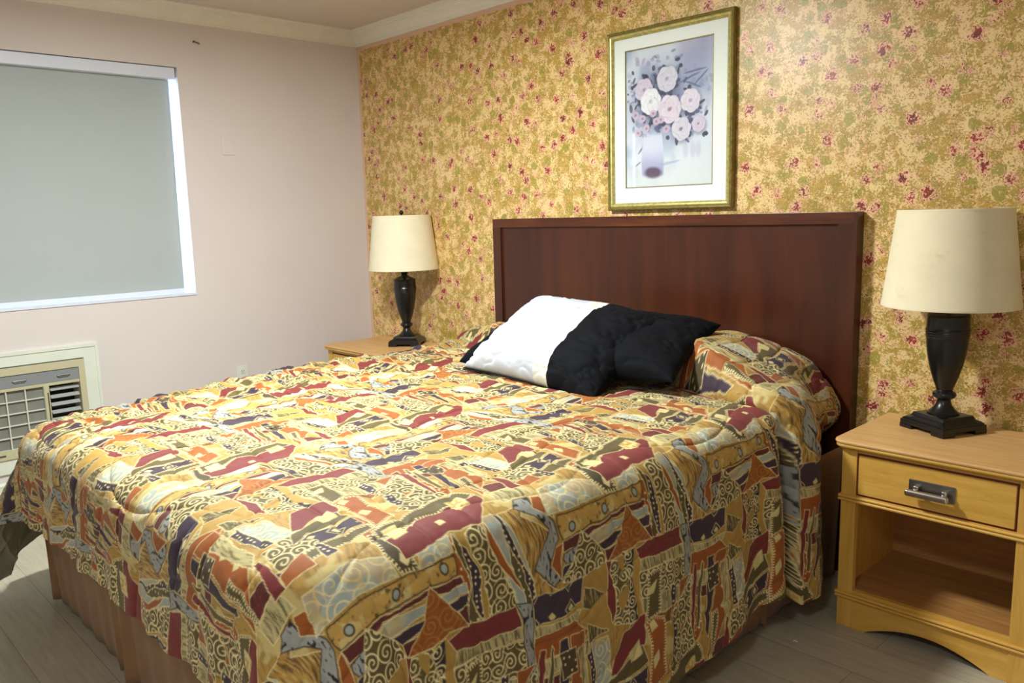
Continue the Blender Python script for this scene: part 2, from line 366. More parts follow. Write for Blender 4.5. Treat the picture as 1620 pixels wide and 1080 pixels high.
# ------------------------------------------------------------------ wall plates and marks
def outlet(loc):
    t = thing('wall_outlet', 'white power outlet low on the pinkish wall', 'outlet', loc)
    B().box(0, .006, -.036, .036, -.058, .058, .004).build('cover_plate', M_plate, t)
    for z in (-.022, .022):
        s = B(); s.box(.005, .008, -.016, .016, z-.014, z+.014, .004); sk = s.build('socket', M_plate, t)
        q = B(); q.box(.0078, .0086, -.008, -.005, z-.002, z+.007); q.box(.0078, .0086, .005, .008, z-.002, z+.006); q.box(.0078, .0086, -.002, .002, z-.010, z-.006); q.build('slots', M_black, sk)
outlet((0, -.933, .52))
bp_ = B().box(0, .005, -.037, .037, -.057, .057, .002, 2).build('blank_wall_plate', MW, None); bp_.location = (0, -.913, 1.862)
tag(bp_, 'blank square cover plate painted over on the pinkish wall beside the window', 'wall plate')
hk = thing('wall_hook', 'small dark broken hook near the moulding above the window corner', 'hook', (0, -1.056, 2.408))
B().box(0, .004, -.018, .014, -.008, .014, .002).build('torn_patch', M_plate, hk)
q = B(); q.tube([(.003, .0, .004), (.012, .0, .0), (.018, .01, -.004), (.014, .02, -.006)], .004, 8); q.tube([(.003, -.01, .0), (.016, -.012, .003)], .005, 8); q.build('bracket', M_pewter, hk)

# ------------------------------------------------------------------ headboard
hx0, hx1, hz = 1.301, 3.281, 1.4025
hb = thing('headboard', 'wide dark mahogany panel headboard behind the bed', 'headboard', (2.291, -.03, 0))
X0, X1 = hx0-2.291, hx1-2.291
B().box(X0+.06, X1-.07, -.018, .015, .30, hz-.04).build('panel', M_mahog, hb, False)
for xa, xb in ((X0, X0+.060), (X1-.072, X1)): B().box(xa, xb, -.03, .028, 0, hz-.001, .002).build('post', M_mahog, hb)
f = B(); f.box(X0+.001, X1-.012, -.0305, .028, hz-.046, hz, .002); f.box(X0+.06, X1-.07, -.026, .02, .28, .40, .002); f.build('rail', M_mahogh, hb)
f = B(); f.box(X0+.060, X0+.066, -.022, -.015, .3, hz-.046, .002); f.box(X1-.078, X1-.072, -.022, -.015, .3, hz-.046, .002); f.box(X0+.06, X1-.072, -.022, -.015, hz-.052, hz-.046, .002); f.build('bead_edge', M_mahog, hb)

# ------------------------------------------------------------------ picture canvas helpers
class Canvas:
    def __init__(s, w, h, px, bg):
        s.n = int(round(w/px)); s.m = int(round(h/px)); s.px = px; s.w = w; s.h = h
        s.a = np.tile(np.array(bg, float), (s.m, s.n, 1))
        s.Y, s.X = np.mgrid[0:s.m, 0:s.n]; s.X = (s.X+.5)*px; s.Y = (s.Y+.5)*px
    def put(s, mask, c):
        mask = np.clip(mask, 0, 1)[..., None]; s.a = s.a*(1-mask)+np.array(c, float)*mask

#PATTERN_BEGIN
# printed patches of one repeat: colour, texture, outline in cloth coordinates (m)
PATCHES = [
('gold','-',[(3.487,-1.601),(3.483,-1.572),(3.55,-1.565),(3.615,-1.576),(3.667,-1.569),(3.693,-1.58),(3.677,-1.668),(3.559,-1.718),(3.513,-1.665),(3.511,-1.647)]),
('sky','spiral',[(0,.572),(.135,.59),(.13,.645),(.0,.637)]),
('plum','dots',[(-.01,.545),(.14,.565),(.14,.588),(-.01,.570)]),
('olive','spiral',[(.14,.585),(.24,.60),(.235,.66),(.13,.65)]),
('dkred','-',[(.19,.445),(.243,.44),(.25,.50),(.235,.555),(.2,.51)]),
('fringe','-',[(.25,.44),(.305,.44),(.305,.53),(.25,.52)]),
('orange','sqs',[(-.02,.33),(.10,.34),(.10,.37),(-.02,.36)]),
('orange','dots',[(3.272,-2.045),(3.278,-2.033),(3.312,-2.036),(3.358,-2.028),(3.396,-2.019),(3.448,-2.021),(3.443,-2.039),(3.386,-2.05),(3.341,-2.054),(3.312,-2.052),(3.291,-2.058)]),
('olive','dots',[(3.278,-2.03),(3.304,-2.016),(3.339,-2.021),(3.38,-2.018),(3.433,-2.009),(3.469,-1.995),(3.489,-2.023),(3.456,-2.024),(3.396,-2.018),(3.358,-2.028),(3.312,-2.036)]),
('gold','-',[(3.271,-2.022),(3.281,-2.007),(3.326,-1.996),(3.371,-1.983),(3.424,-1.974),(3.503,-1.971),(3.497,-1.984),(3.453,-1.987),(3.392,-1.989),(3.353,-1.996),(3.304,-2.016)]),
('plum','dots',[(3.304,-2.016),(3.314,-2.005),(3.353,-1.996),(3.392,-1.989),(3.446,-1.986),(3.487,-1.983),(3.454,-2.001),(3.425,-2.011),(3.38,-2.018),(3.339,-2.021)]),
('olive','swirl',[(3.285,-1.997),(3.275,-1.947),(3.296,-1.939),(3.326,-1.948),(3.368,-1.933),(3.413,-1.908),(3.471,-1.889),(3.521,-1.889),(3.51,-1.968),(3.438,-1.972),(3.381,-1.982),(3.328,-1.996)]),
('orange','-',[(3.272,-1.938),(3.297,-1.931),(3.322,-1.926),(3.356,-1.918),(3.404,-1.891),(3.459,-1.867),(3.425,-1.896),(3.371,-1.93),(3.327,-1.944),(3.297,-1.937)]),
('sky','-',[(3.268,-1.935),(3.268,-1.903),(3.289,-1.89),(3.339,-1.903),(3.398,-1.892),(3.356,-1.918),(3.322,-1.926),(3.297,-1.931)]),
('sky','-',[(3.401,-1.92),(3.425,-1.896),(3.459,-1.867),(3.523,-1.861),(3.527,-1.888),(3.486,-1.883),(3.446,-1.895)]),
('olive','dots',[(3.337,-1.902),(3.362,-1.885),(3.407,-1.858),(3.468,-1.842),(3.52,-1.836),(3.523,-1.86),(3.471,-1.864),(3.424,-1.878),(3.385,-1.896)]),
('plum','dots',[(3.266,-1.902),(3.28,-1.889),(3.31,-1.884),(3.343,-1.88),(3.395,-1.858),(3.444,-1.833),(3.507,-1.825),(3.518,-1.84),(3.467,-1.845),(3.403,-1.862),(3.356,-1.891),(3.337,-1.902),(3.296,-1.895)]),
('sky','-',[(3.275,-1.888),(3.293,-1.872),(3.331,-1.868),(3.368,-1.857),(3.431,-1.837),(3.395,-1.858),(3.343,-1.88),(3.31,-1.884)]),
('bark','-',[(3.273,-1.887),(3.273,-1.853),(3.263,-1.798),(3.299,-1.831),(3.352,-1.761),(3.438,-1.816),(3.488,-1.757),(3.508,-1.821),(3.444,-1.833),(3.411,-1.844),(3.363,-1.86),(3.331,-1.868)]),
('dash','dark',[(3.25,-1.18),(3.248,-1.137),(3.275,-1.148),(3.303,-1.127),(3.335,-1.109),(3.369,-1.109),(3.42,-1.142),(3.468,-1.104),(3.478,-1.131),(3.417,-1.194),(3.368,-1.162),(3.343,-1.132),(3.307,-1.16),(3.275,-1.204)]),
('orange','-',[(3.251,-1.13),(3.26,-1.106),(3.298,-1.104),(3.326,-1.105),(3.315,-1.122),(3.285,-1.152)]),
('orange','-',[(3.387,-1.751),(3.381,-1.731),(3.469,-1.741),(3.448,-1.756),(3.425,-1.772)]),
('sky','spiral',[(3.24,-1.73),(3.247,-1.664),(3.249,-1.612),(3.275,-1.563),(3.318,-1.551),(3.314,-1.643),(3.317,-1.728),(3.319,-1.76),(3.288,-1.748)]),
('sky','spiral',[(3.244,-1.504),(3.233,-1.441),(3.249,-1.409),(3.287,-1.405),(3.314,-1.409),(3.318,-1.454),(3.322,-1.503),(3.296,-1.493),(3.272,-1.501)]),
('orange','-',[(3.07,-1.5),(3.132,-1.491),(3.189,-1.495),(3.239,-1.511),(3.229,-1.555),(3.183,-1.548),(3.1,-1.532)]),
('dkolive','stitch',[(3.191,-1.543),(3.203,-1.496),(3.271,-1.514),(3.3,-1.503),(3.322,-1.503),(3.319,-1.544),(3.297,-1.552),(3.271,-1.563),(3.229,-1.555)]),
('cream','sq',[(3.277,-1.528),(3.291,-1.51),(3.307,-1.523),(3.294,-1.535)]),
('parch','dark',[(3.323,-1.731),(3.324,-1.65),(3.324,-1.551),(3.324,-1.489),(3.319,-1.409),(3.36,-1.418),(3.36,-1.491),(3.368,-1.582),(3.374,-1.662),(3.377,-1.73),(3.359,-1.737),(3.336,-1.738)]),
('dkred','bump',[(3.379,-1.731),(3.379,-1.666),(3.374,-1.59),(3.364,-1.495),(3.363,-1.411),(3.378,-1.403),(3.386,-1.441),(3.378,-1.493),(3.384,-1.591),(3.394,-1.638),(3.407,-1.679),(3.407,-1.73)]),
('sky','-',[(3.398,-1.634),(3.386,-1.591),(3.391,-1.509),(3.386,-1.441),(3.381,-1.398),(3.402,-1.393),(3.408,-1.441),(3.411,-1.509),(3.42,-1.561),(3.425,-1.606)]),
('plum','-',[(3.428,-1.606),(3.423,-1.56),(3.421,-1.516),(3.41,-1.433),(3.406,-1.39),(3.435,-1.39),(3.436,-1.429),(3.443,-1.528),(3.452,-1.577)]),
('dkred','-',[(3.452,-1.577),(3.448,-1.525),(3.47,-1.548),(3.481,-1.57)]),
('dkred','-',[(3.438,-1.421),(3.435,-1.386),(3.475,-1.387),(3.465,-1.403)]),
('dash','-',[(3.412,-1.728),(3.406,-1.682),(3.413,-1.683),(3.443,-1.704),(3.442,-1.722),(3.427,-1.731)]),
('plum','-',[(3.444,-1.73),(3.445,-1.705),(3.465,-1.722),(3.469,-1.741)]),
('olive','swirl',[(3.374,-1.664),(3.398,-1.634),(3.436,-1.597),(3.479,-1.572),(3.482,-1.588),(3.488,-1.614),(3.493,-1.655),(3.496,-1.687),(3.478,-1.736),(3.443,-1.704),(3.428,-1.695),(3.404,-1.68)]),
('red','-',[(3.482,-1.574),(3.484,-1.549),(3.507,-1.564),(3.543,-1.553),(3.538,-1.569)]),
('red','-',[(3.478,-1.575),(3.484,-1.554),(3.512,-1.565),(3.569,-1.543),(3.622,-1.55),(3.65,-1.561),(3.598,-1.577),(3.539,-1.569)]),
('olive','spiral',[(3.484,-1.554),(3.484,-1.497),(3.516,-1.477),(3.672,-1.5),(3.655,-1.555),(3.569,-1.541),(3.512,-1.565)]),
('gold','-',[(3.481,-1.535),(3.495,-1.503),(3.537,-1.511),(3.51,-1.531)]),
('gold','-',[(3.583,-1.538),(3.566,-1.493),(3.602,-1.499),(3.632,-1.524),(3.611,-1.539)]),
('black','spiral',[(3.496,-1.502),(3.477,-1.461),(3.584,-1.467),(3.706,-1.453),(3.693,-1.5),(3.61,-1.502),(3.559,-1.477)]),
('gold','-',[(3.476,-1.465),(3.511,-1.438),(3.62,-1.446),(3.687,-1.432),(3.703,-1.449),(3.621,-1.471)]),
('red','-',[(3.486,-1.458),(3.473,-1.406),(3.484,-1.258),(3.538,-1.244),(3.528,-1.343),(3.518,-1.437)]),
('fringe','-',[(3.518,-1.437),(3.538,-1.246),(3.57,-1.24),(3.556,-1.344),(3.549,-1.445)]),
('olive','spiral',[(3.55,-1.447),(3.559,-1.345),(3.574,-1.239),(3.653,-1.236),(3.634,-1.358),(3.623,-1.446)]),
('fringe','-',[(3.624,-1.446),(3.633,-1.357),(3.658,-1.223),(3.707,-1.21),(3.691,-1.311),(3.671,-1.436)]),
('orange','streak',[(3.675,-1.436),(3.696,-1.298),(3.712,-1.208),(3.734,-1.205),(3.75,-1.249),(3.72,-1.365),(3.705,-1.446)]),
('dash','-',[(3.482,-1.256),(3.489,-1.208),(3.543,-1.204),(3.613,-1.208),(3.687,-1.199),(3.667,-1.228),(3.575,-1.239),(3.522,-1.237)]),
('plum','sqs',[(3.484,-1.206),(3.492,-1.032),(3.55,-1.039),(3.558,-1.106),(3.553,-1.2)]),
('fringe','-',[(3.557,-1.202),(3.571,-1.043),(3.59,-1.06),(3.589,-1.139),(3.585,-1.205)]),
('orange','-',[(3.583,-1.205),(3.581,-1.079),(3.631,-1.021),(3.652,-1.048),(3.64,-1.154),(3.644,-1.206)]),
('fringe','-',[(3.647,-1.207),(3.642,-1.109),(3.656,-1.006),(3.69,-1.015),(3.68,-1.114),(3.683,-1.199)]),
('dkred','-',[(3.686,-1.199),(3.694,-1.049),(3.723,-1.057),(3.724,-1.159),(3.705,-1.199)]),
('gold','-',[(3.495,-1.032),(3.497,-0.982),(3.65,-0.995),(3.629,-1.026)]),
('olive','streak',[(3.518,-1.66),(3.564,-1.579),(3.586,-1.637),(3.57,-1.674)]),
('olive','streak',[(3.612,-1.659),(3.662,-1.576),(3.668,-1.659)]),
('orange','leaf',[(3.36,-1.491),(3.411,-1.446),(3.45,-1.414),(3.477,-1.392),(3.468,-1.451),(3.479,-1.471),(3.483,-1.496),(3.482,-1.567),(3.455,-1.535),(3.428,-1.51),(3.386,-1.501)]),
('orange','dots',[(3.718,-1.208),(3.766,-1.167),(3.811,-1.166),(3.847,-1.181),(3.844,-1.206),(3.785,-1.194),(3.748,-1.207)]),
('red','-',[(2.953,-2.222),(2.933,-2.132),(2.964,-2.129),(3.017,-2.137),(3.026,-2.209),(3.055,-2.251),(3.054,-2.277)]),
('olive','-',[(3.065,-2.284),(3.038,-2.213),(3.016,-2.146),(3.065,-2.136),(3.088,-2.214),(3.08,-2.254),(3.109,-2.308)]),
('plum','sqs',[(3.126,-2.317),(3.09,-2.257),(3.094,-2.209),(3.074,-2.139),(3.133,-2.143),(3.134,-2.205),(3.158,-2.256),(3.159,-2.297),(3.156,-2.333)]),
('olive','bead',[(3.165,-2.338),(3.163,-2.304),(3.141,-2.209),(3.138,-2.134),(3.168,-2.139),(3.193,-2.228),(3.197,-2.293),(3.186,-2.351)]),
('cream','sq',[(3.021,-2.205),(2.997,-2.158),(3.037,-2.153),(3.052,-2.198)]),
('olive','stitch',[(2.832,-2.118),(2.824,-2.064),(2.946,-2.073),(2.959,-2.104),(2.961,-2.127)]),
('cream','sq',[(2.868,-2.119),(2.854,-2.082),(2.887,-2.102),(2.888,-2.121)]),
('orange','stitch',[(2.951,-2.102),(2.965,-2.056),(3.127,-2.065),(3.166,-2.122),(3.173,-2.139),(3.02,-2.118),(2.969,-2.129)]),
('cream','sq',[(3.069,-2.114),(3.047,-2.091),(3.077,-2.086),(3.097,-2.113)]),
('cream','sq',[(2.972,-2.114),(2.962,-2.096),(2.981,-2.089),(2.993,-2.11)]),
('olive','swirl',[(2.999,-2.037),(2.918,-1.906),(3.029,-1.917),(3.115,-1.898),(3.152,-2.024),(3.118,-2.054),(3.087,-2.016),(3.001,-2.008)]),
('plum','dots',[(2.899,-2.013),(2.896,-1.991),(2.958,-1.995),(2.981,-2.021)]),
('plum','dots',[(3.014,-2.017),(3.019,-1.993),(3.081,-2.001),(3.101,-2.033)]),
('orange','-',[(2.901,-1.966),(2.905,-1.908),(2.958,-1.97)]),
('orange','-',[(3.034,-1.974),(3.03,-1.926),(3.052,-1.969)]),
('red','-',[(2.879,-1.889),(2.884,-1.871),(2.998,-1.893),(3.116,-1.903),(3.057,-1.91),(2.967,-1.906)]),
('plum','-',[(2.877,-1.828),(2.878,-1.801),(2.96,-1.807),(3.114,-1.847),(3.09,-1.857),(3.006,-1.844),(2.952,-1.839)]),
('olive','-',[(2.881,-1.854),(2.891,-1.849),(2.988,-1.866),(3.075,-1.874),(3.074,-1.887),(2.995,-1.884)]),
('orange','sqs',[(2.879,-1.794),(2.888,-1.736),(2.972,-1.736),(3.074,-1.749),(3.188,-1.852),(3.109,-1.835),(2.984,-1.807)]),
('olive','bead',[(3.181,-2.16),(3.153,-2.064),(3.115,-1.885),(3.169,-1.861),(3.19,-1.904),(3.192,-1.982),(3.185,-2.043),(3.222,-2.105),(3.235,-2.167)]),
('red','-',[(3.237,-2.168),(3.227,-2.109),(3.185,-2.043),(3.192,-1.982),(3.172,-1.864),(3.203,-1.866),(3.28,-1.937),(3.273,-2.028),(3.29,-2.103),(3.295,-2.158),(3.265,-2.16)]),
('cream','sq',[(3.195,-2.143),(3.182,-2.101),(3.235,-2.107),(3.242,-2.148)]),
('cream','sqp',[(3.165,-1.952),(3.15,-1.9),(3.205,-1.903),(3.214,-1.957)]),
('cream','sq',[(3.234,-2.039),(3.232,-2.023),(3.246,-2.019),(3.248,-2.036)]),
('olive','swirl',[(3.09,-2.365),(3.1,-2.306),(3.134,-2.258),(3.155,-2.272),(3.161,-2.31),(3.173,-2.34),(3.168,-2.367),(3.123,-2.368)]),
('red','-',[(3.09,-2.389),(3.101,-2.38),(3.156,-2.373),(3.206,-2.376),(3.205,-2.409),(3.152,-2.397)]),
('orange','-',[(3.161,-2.31),(3.208,-2.308),(3.205,-2.375),(3.177,-2.371)]),
('plum','dots',[(3.154,-2.284),(3.15,-2.269),(3.203,-2.258),(3.209,-2.262),(3.21,-2.284)]),
('fringe','-',[(-.02,.54),(.13,.545),(.165,.52),(-.02,.508)]),
('olive','bead',[(.11,.49),(.24,.455),(.26,.44),(.11,.46)]),
('dkolive','dots',[(-.03,.50),(.03,.50),(.035,.45),(-.03,.445)])]
CIRC = [(3.348, -1.568), (3.356, -1.695), (3.337, -1.445)]
PALET = dict(red=(122, 36, 34), dkred=(96, 30, 26), plum=(54, 34, 54), black=(32, 26, 34), olive=(94, 80, 34), dkolive=(72, 58, 28), orange=(160, 84, 12), gold=(182, 144, 66),
             cream=(222, 208, 142), sky=(170, 180, 170), parch=(198, 158, 78), bark=(190, 146, 64), dash=(162, 164, 158), fringe=(190, 178, 126), line=(232, 216, 160), ink=(56, 42, 22))
LA, LK, LB, TPX = .735, .0884, .635, .0011      # lattice of the printed repeat: along s, shear, along t; raster step
def paint_tile():
    """the printed patchwork repeat, drawn patch by patch in cloth coordinates"""
    rs = np.random.RandomState(5); n, m = int(LA/TPX), int(LB/TPX); C = {k: np.array(srgb(*v))*(1 if k == 'line' else .84) for k, v in PALET.items()}
    A = (np.arange(n)+.5)*TPX; Bq = (np.arange(m)+.5)*TPX; SS, BB = np.meshgrid(A, Bq); TT = BB+LK*SS
    img = np.tile(C['gold'], (m, n, 1)); mot = fbm(SS*26, TT*26, 4, 1); img = img*(.86+.3*mot[..., None])
    st0 = fbm(SS*34+.8*np.sin(TT*30), TT*260+3*np.sin(SS*22), 2, 2); k_ = (sstep(.55, .7, st0)*.5)[..., None]; img = img*(1-k_)+C['olive']*k_
    k_ = (sstep(.58, .66, fbm(SS*17+9, TT*17, 3, 3))*.6)[..., None]; img = img*(1-k_)+C['cream']*k_
    def over(win, mask, col):
        w = mask[..., None]; img[win] = img[win]*(1-w)+col*w
    def segd(x, y, a, b):
        ax, ay = a; bx, by = b; dx, dy = bx-ax, by-ay; l2 = dx*dx+dy*dy+1e-12
        t = np.clip(((x-ax)*dx+(y-ay)*dy)/l2, 0, 1); return np.hypot(x-ax-t*dx, y-ay-t*dy), t*math.sqrt(l2)
    for pi_, (col, sty, P) in enumerate(PATCHES):
        P = np.array(P); c0 = C[col]
        for i in range(-8, 3):
            for j in range(-8, 9):
                Q = P+np.array([i*LA, i*LA*LK+j*LB]); bb = Q[:, 1]-LK*Q[:, 0]; pad = .012
                if Q[:, 0].max() < -pad or Q[:, 0].min() > LA+pad or bb.max() < -pad or bb.min() > LB+pad: continue
                a0, a1 = max(0, int((Q[:, 0].min()-pad)/TPX)), min(n, int((Q[:, 0].max()+pad)/TPX)+1)
                b0, b1 = max(0, int((bb.min()-pad)/TPX)), min(m, int((bb.max()+pad)/TPX)+1)
                if a1 <= a0 or b1 <= b0: continue
                win = (slice(b0, b1), slice(a0, a1)); x = SS[win]; y = TT[win]
                wx = x+.005*(fbm(x*40-i*LA*40, y*40, 2, 2)-.5); wy = y+.005*(fbm(x*40+9, y*40, 2, 3)-.5)
                ins = np.zeros(x.shape, bool); dm = np.full(x.shape, 9.); al = np.zeros(x.shape); tot = 0
                for q in range(len(Q)):
                    a, b = Q[q], Q[(q+1) % len(Q)]
                    cond = ((a[1] > wy) != (b[1] > wy)) & (wx < (b[0]-a[0])*(wy-a[1])/(b[1]-a[1]+1e-12)+a[0]); ins ^= cond
                    d, t = segd(wx, wy, a, b); k = d < dm; dm = np.where(k, d, dm); al = np.where(k, t+tot, al); tot += math.dist(a, b)
                sd = np.where(ins, dm, -dm); mk = sstep(-.0006, .0006, sd)
                lx, ly = x-(i*LA), y-(i*LA*LK+j*LB)                     # coordinates that follow the repeat
                tx = c0*(.84+.32*fbm(lx*60+pi_, ly*60, 3, pi_)[..., None])
                def mix(tx, w, c): w = np.clip(w, 0, 1)[..., None]; return tx*(1-w)+c*w
                if sty == 'dots' or col == 'dkred':
                    g = .017 if col != 'plum' else .013; u = lx/g; v = ly/g; r_ = np.hypot(u-np.round(u)-.25*np.sin(np.round(v)*5), v-np.round(v)-.25*np.sin(np.round(u)*7))*g
                    tx = mix(tx, sstep(.0034, .0022, r_)*(np.mod(np.round(u)*7+np.round(v)*3, 4) > (0 if sty == 'dots' else 1)), C['line'] if sty == 'dots' else C['red']*1.3)
                if sty in ('swirl', 'spiral', 'leaf'):
                    R_ = {'swirl': .026, 'spiral': .034 if col == 'sky' else .024, 'leaf': .03}[sty]; lw = .0022; st_ = R_*1.65
                    lc = {'sky': C['line']*.95+.0, 'orange': C['gold']*1.02}.get(col, C['line'])
                    r2 = np.random.RandomState(pi_+3); x0, y0 = P.min(0); x1, y1 = P.max(0)
                    for gx in np.arange(x0-st_/2, x1+st_, st_):
                        for gy in np.arange(y0-st_/2, y1+st_, st_*.95):
                            cx, cy = gx+r2.uniform(-.2, .2)*R_, gy+r2.uniform(-.2, .2)*R_; hd = 1 if r2.rand() < .5 else -1; ph = r2.rand()*2*PI; Rr = R_*r2.uniform(.8, 1.1)
                            dx, dy = lx-cx, ly-cy; r_ = np.hypot(dx, dy); pit = Rr/2.1
                            if r_.min() > Rr: continue
                            f_ = np.abs(np.mod(r_/pit-hd*np.arctan2(dy, dx)/(2*PI)+ph, 1)-.5)*pit
                            tx = mix(tx, sstep(lw, lw*.45, f_)*(r_ < Rr)*(r_ > pit*.15)*(1 if col != 'orange' else .6), lc)
                if sty in ('streak',) or col in ('bark', 'fringe', 'dash'):
                    if col == 'dash': stv = vnoise(lx*90, ly*260, 1); tx = mix(tx, sstep(.70, .78, stv), C['black'])
                    else:
                        stv = fbm(lx*34+.8*np.sin(ly*30), ly*330+3*np.sin(lx*22), 2, 2); dk = C['ink']*2.2 if col != 'fringe' else C['olive']
                        tx = mix(tx, sstep(.50, .68, stv)*.85, dk); tx = mix(tx, sstep(.40, .28, stv)*.5, C['cream'])
                if col == 'sky': tx = mix(tx, sstep(.56, .70, fbm(lx*22, ly*22, 3, 1))*.5, C['parch']); tx = mix(tx, sstep(.6, .72, fbm(lx*30+5, ly*30, 3, 2))*.4, C['cream'])
                if col == 'parch':
                    tx = mix(tx, sstep(.62, .72, fbm(lx*90, ly*90, 3, 2)), C['olive']); tx = mix(tx, sstep(.55, .7, fbm(lx*40, ly*50, 3, 0))*.6, C['cream'])
                    for (cs, ct) in CIRC:
                        r_ = np.hypot(lx-cs, ly-ct); tx = mix(tx, sstep(.014, .012, r_), C['ink']); tx = mix(tx, sstep(.0095, .008, r_), C['sky'])
                if sty in ('sqs',):
                    g = .062; u = lx/g*1.0+.3; v = ly/g; ru, rv = (u-np.floor(u)-.5)*g, (v-np.floor(v)-.5)*g; q_ = np.maximum(np.abs(ru*.8+rv*.6), np.abs(rv*.8-ru*.6))
                    tx = mix(tx, sstep(.0085, .0070, q_)*(sd > .004), C['cream'])
                    if col == 'plum': tx = mix(tx, sstep(.0012, .0004, np.abs(q_-.015))*(np.mod(np.floor(v), 2) == 0)*(sd > .003), C['line'])
                if sty == 'sqp': tx = mix(tx, sstep(.5, .6, fbm(lx*120, ly*120, 2, 1)), C['parch'])
                if sty in ('stitch', 'bead'):
                    gm = .0085; ph = np.abs(np.mod(al/gm, 1)-.5)*gm
                    if sty == 'bead': tx = mix(tx, sstep(.0030, .0020, np.hypot(ph, dm-.0045)), C['line'])
                    else: tx = mix(tx, sstep(.0020, .0012, ph)*sstep(.0085, .0075, dm), C['line'])
                over(win, mk, tx)
                if col not in ('gold',):
                    dark = sty == 'dark' or col in ('dash',); lw = .0021 if dark else .0014
                    over(win, sstep(lw, lw*.5, dm)*(.95 if dark else .8 if col != 'cream' else .3), C['ink'] if dark else C['line'])
    return np.clip(img, 0, 1)
def pattern(S, T):
    img = paint_tile(); 
    for ax in (0, 1): img = (np.roll(img, 1, ax)+4*img+np.roll(img, -1, ax))/6
    m, n = img.shape[:2]
    s = S+.006*(fbm(S*16, T*16, 3, 0)-.5)*2; t = T+.006*(fbm(S*16+7, T*16, 3, 1)-.5)*2
    k = np.floor(s/LA); a = (s-k*LA)/TPX-.5; b = np.mod(t-LK*s, LB)/TPX-.5
    # crossing the s period shifts t by LK*LA, which the shear already carries
    b = np.mod(np.mod(t-LK*(s), LB), LB)/TPX-.5
    ai, bi = np.floor(a).astype(int), np.floor(b).astype(int); fa, fb = (a-ai)[..., None], (b-bi)[..., None]
    g = lambda p, q: img[(bi+q) % m, (ai+p) % n]
    return (g(0, 0)*(1-fa)+g(1, 0)*fa)*(1-fb)+(g(0, 1)*(1-fa)+g(1, 1)*fa)*fb
#PATTERN_END

# ------------------------------------------------------------------ bed
XL, XR, YF, RC, R, ZT = 1.22, 3.32, -2.42, .24, .10, .765
bed = thing('bed', 'king bed with mattress and box spring under a patchwork bedspread', 'bed', (2.29, -1.2, 0))
mt = B(); mt.box(XL+.06-2.29, XR-.16-2.29, YF+.12+1.2, -.08+1.2, .44, ZT-.05, .07, 4); mt.build('mattress', M_matt, bed)
mt = B(); mt.box(XL+.06-2.29, XR-.14-2.29, YF+.11+1.2, -.08+1.2, .20, .44, .02, 2); mt.build('box_spring', M_matt, bed)
for sx in (-.85, .85):
    for y in (-.95, 1.0):
        B().lathe([(.03, 0), (.03, .02), (.02, .03), (.02, .21)], 16, (sx, y, 0)).build('leg', M_black, bed)
def hump(x, y):
    fx = (.62*sstep(1.10, 1.62, x)+.38*sstep(2.45, 2.9, x))*(1-sstep(2.85, 3.32, x)*.80)
    yf = -.50-.12*sstep(2.6, 3.3, x)+.20*(1-sstep(1.1, 2.1, x))+.10*np.exp(-((x-2.4)/.35)**2)
    fy = sstep(0, .075, y-yf+.02)*(1-.25*sstep(-.25, -.05, y))
    return .175*fx*fy-.012*np.exp(-((y-yf+.03)/.02)**2)*sstep(2.3, 2.6, x)
def top(x, y):
    wr = fbm(x*5.5+y*4, y*9-x*3, 3, 1); rid = 1-np.abs(2*wr-1)
    far = (1-sstep(1.5, 2.3, x))*.9+.12
    return ZT+hump(x, y)-.055*(1-sstep(1.15, 1.9, x))*(1-sstep(-2.4, -1.3, y))+.020*far*(rid**3-.3)
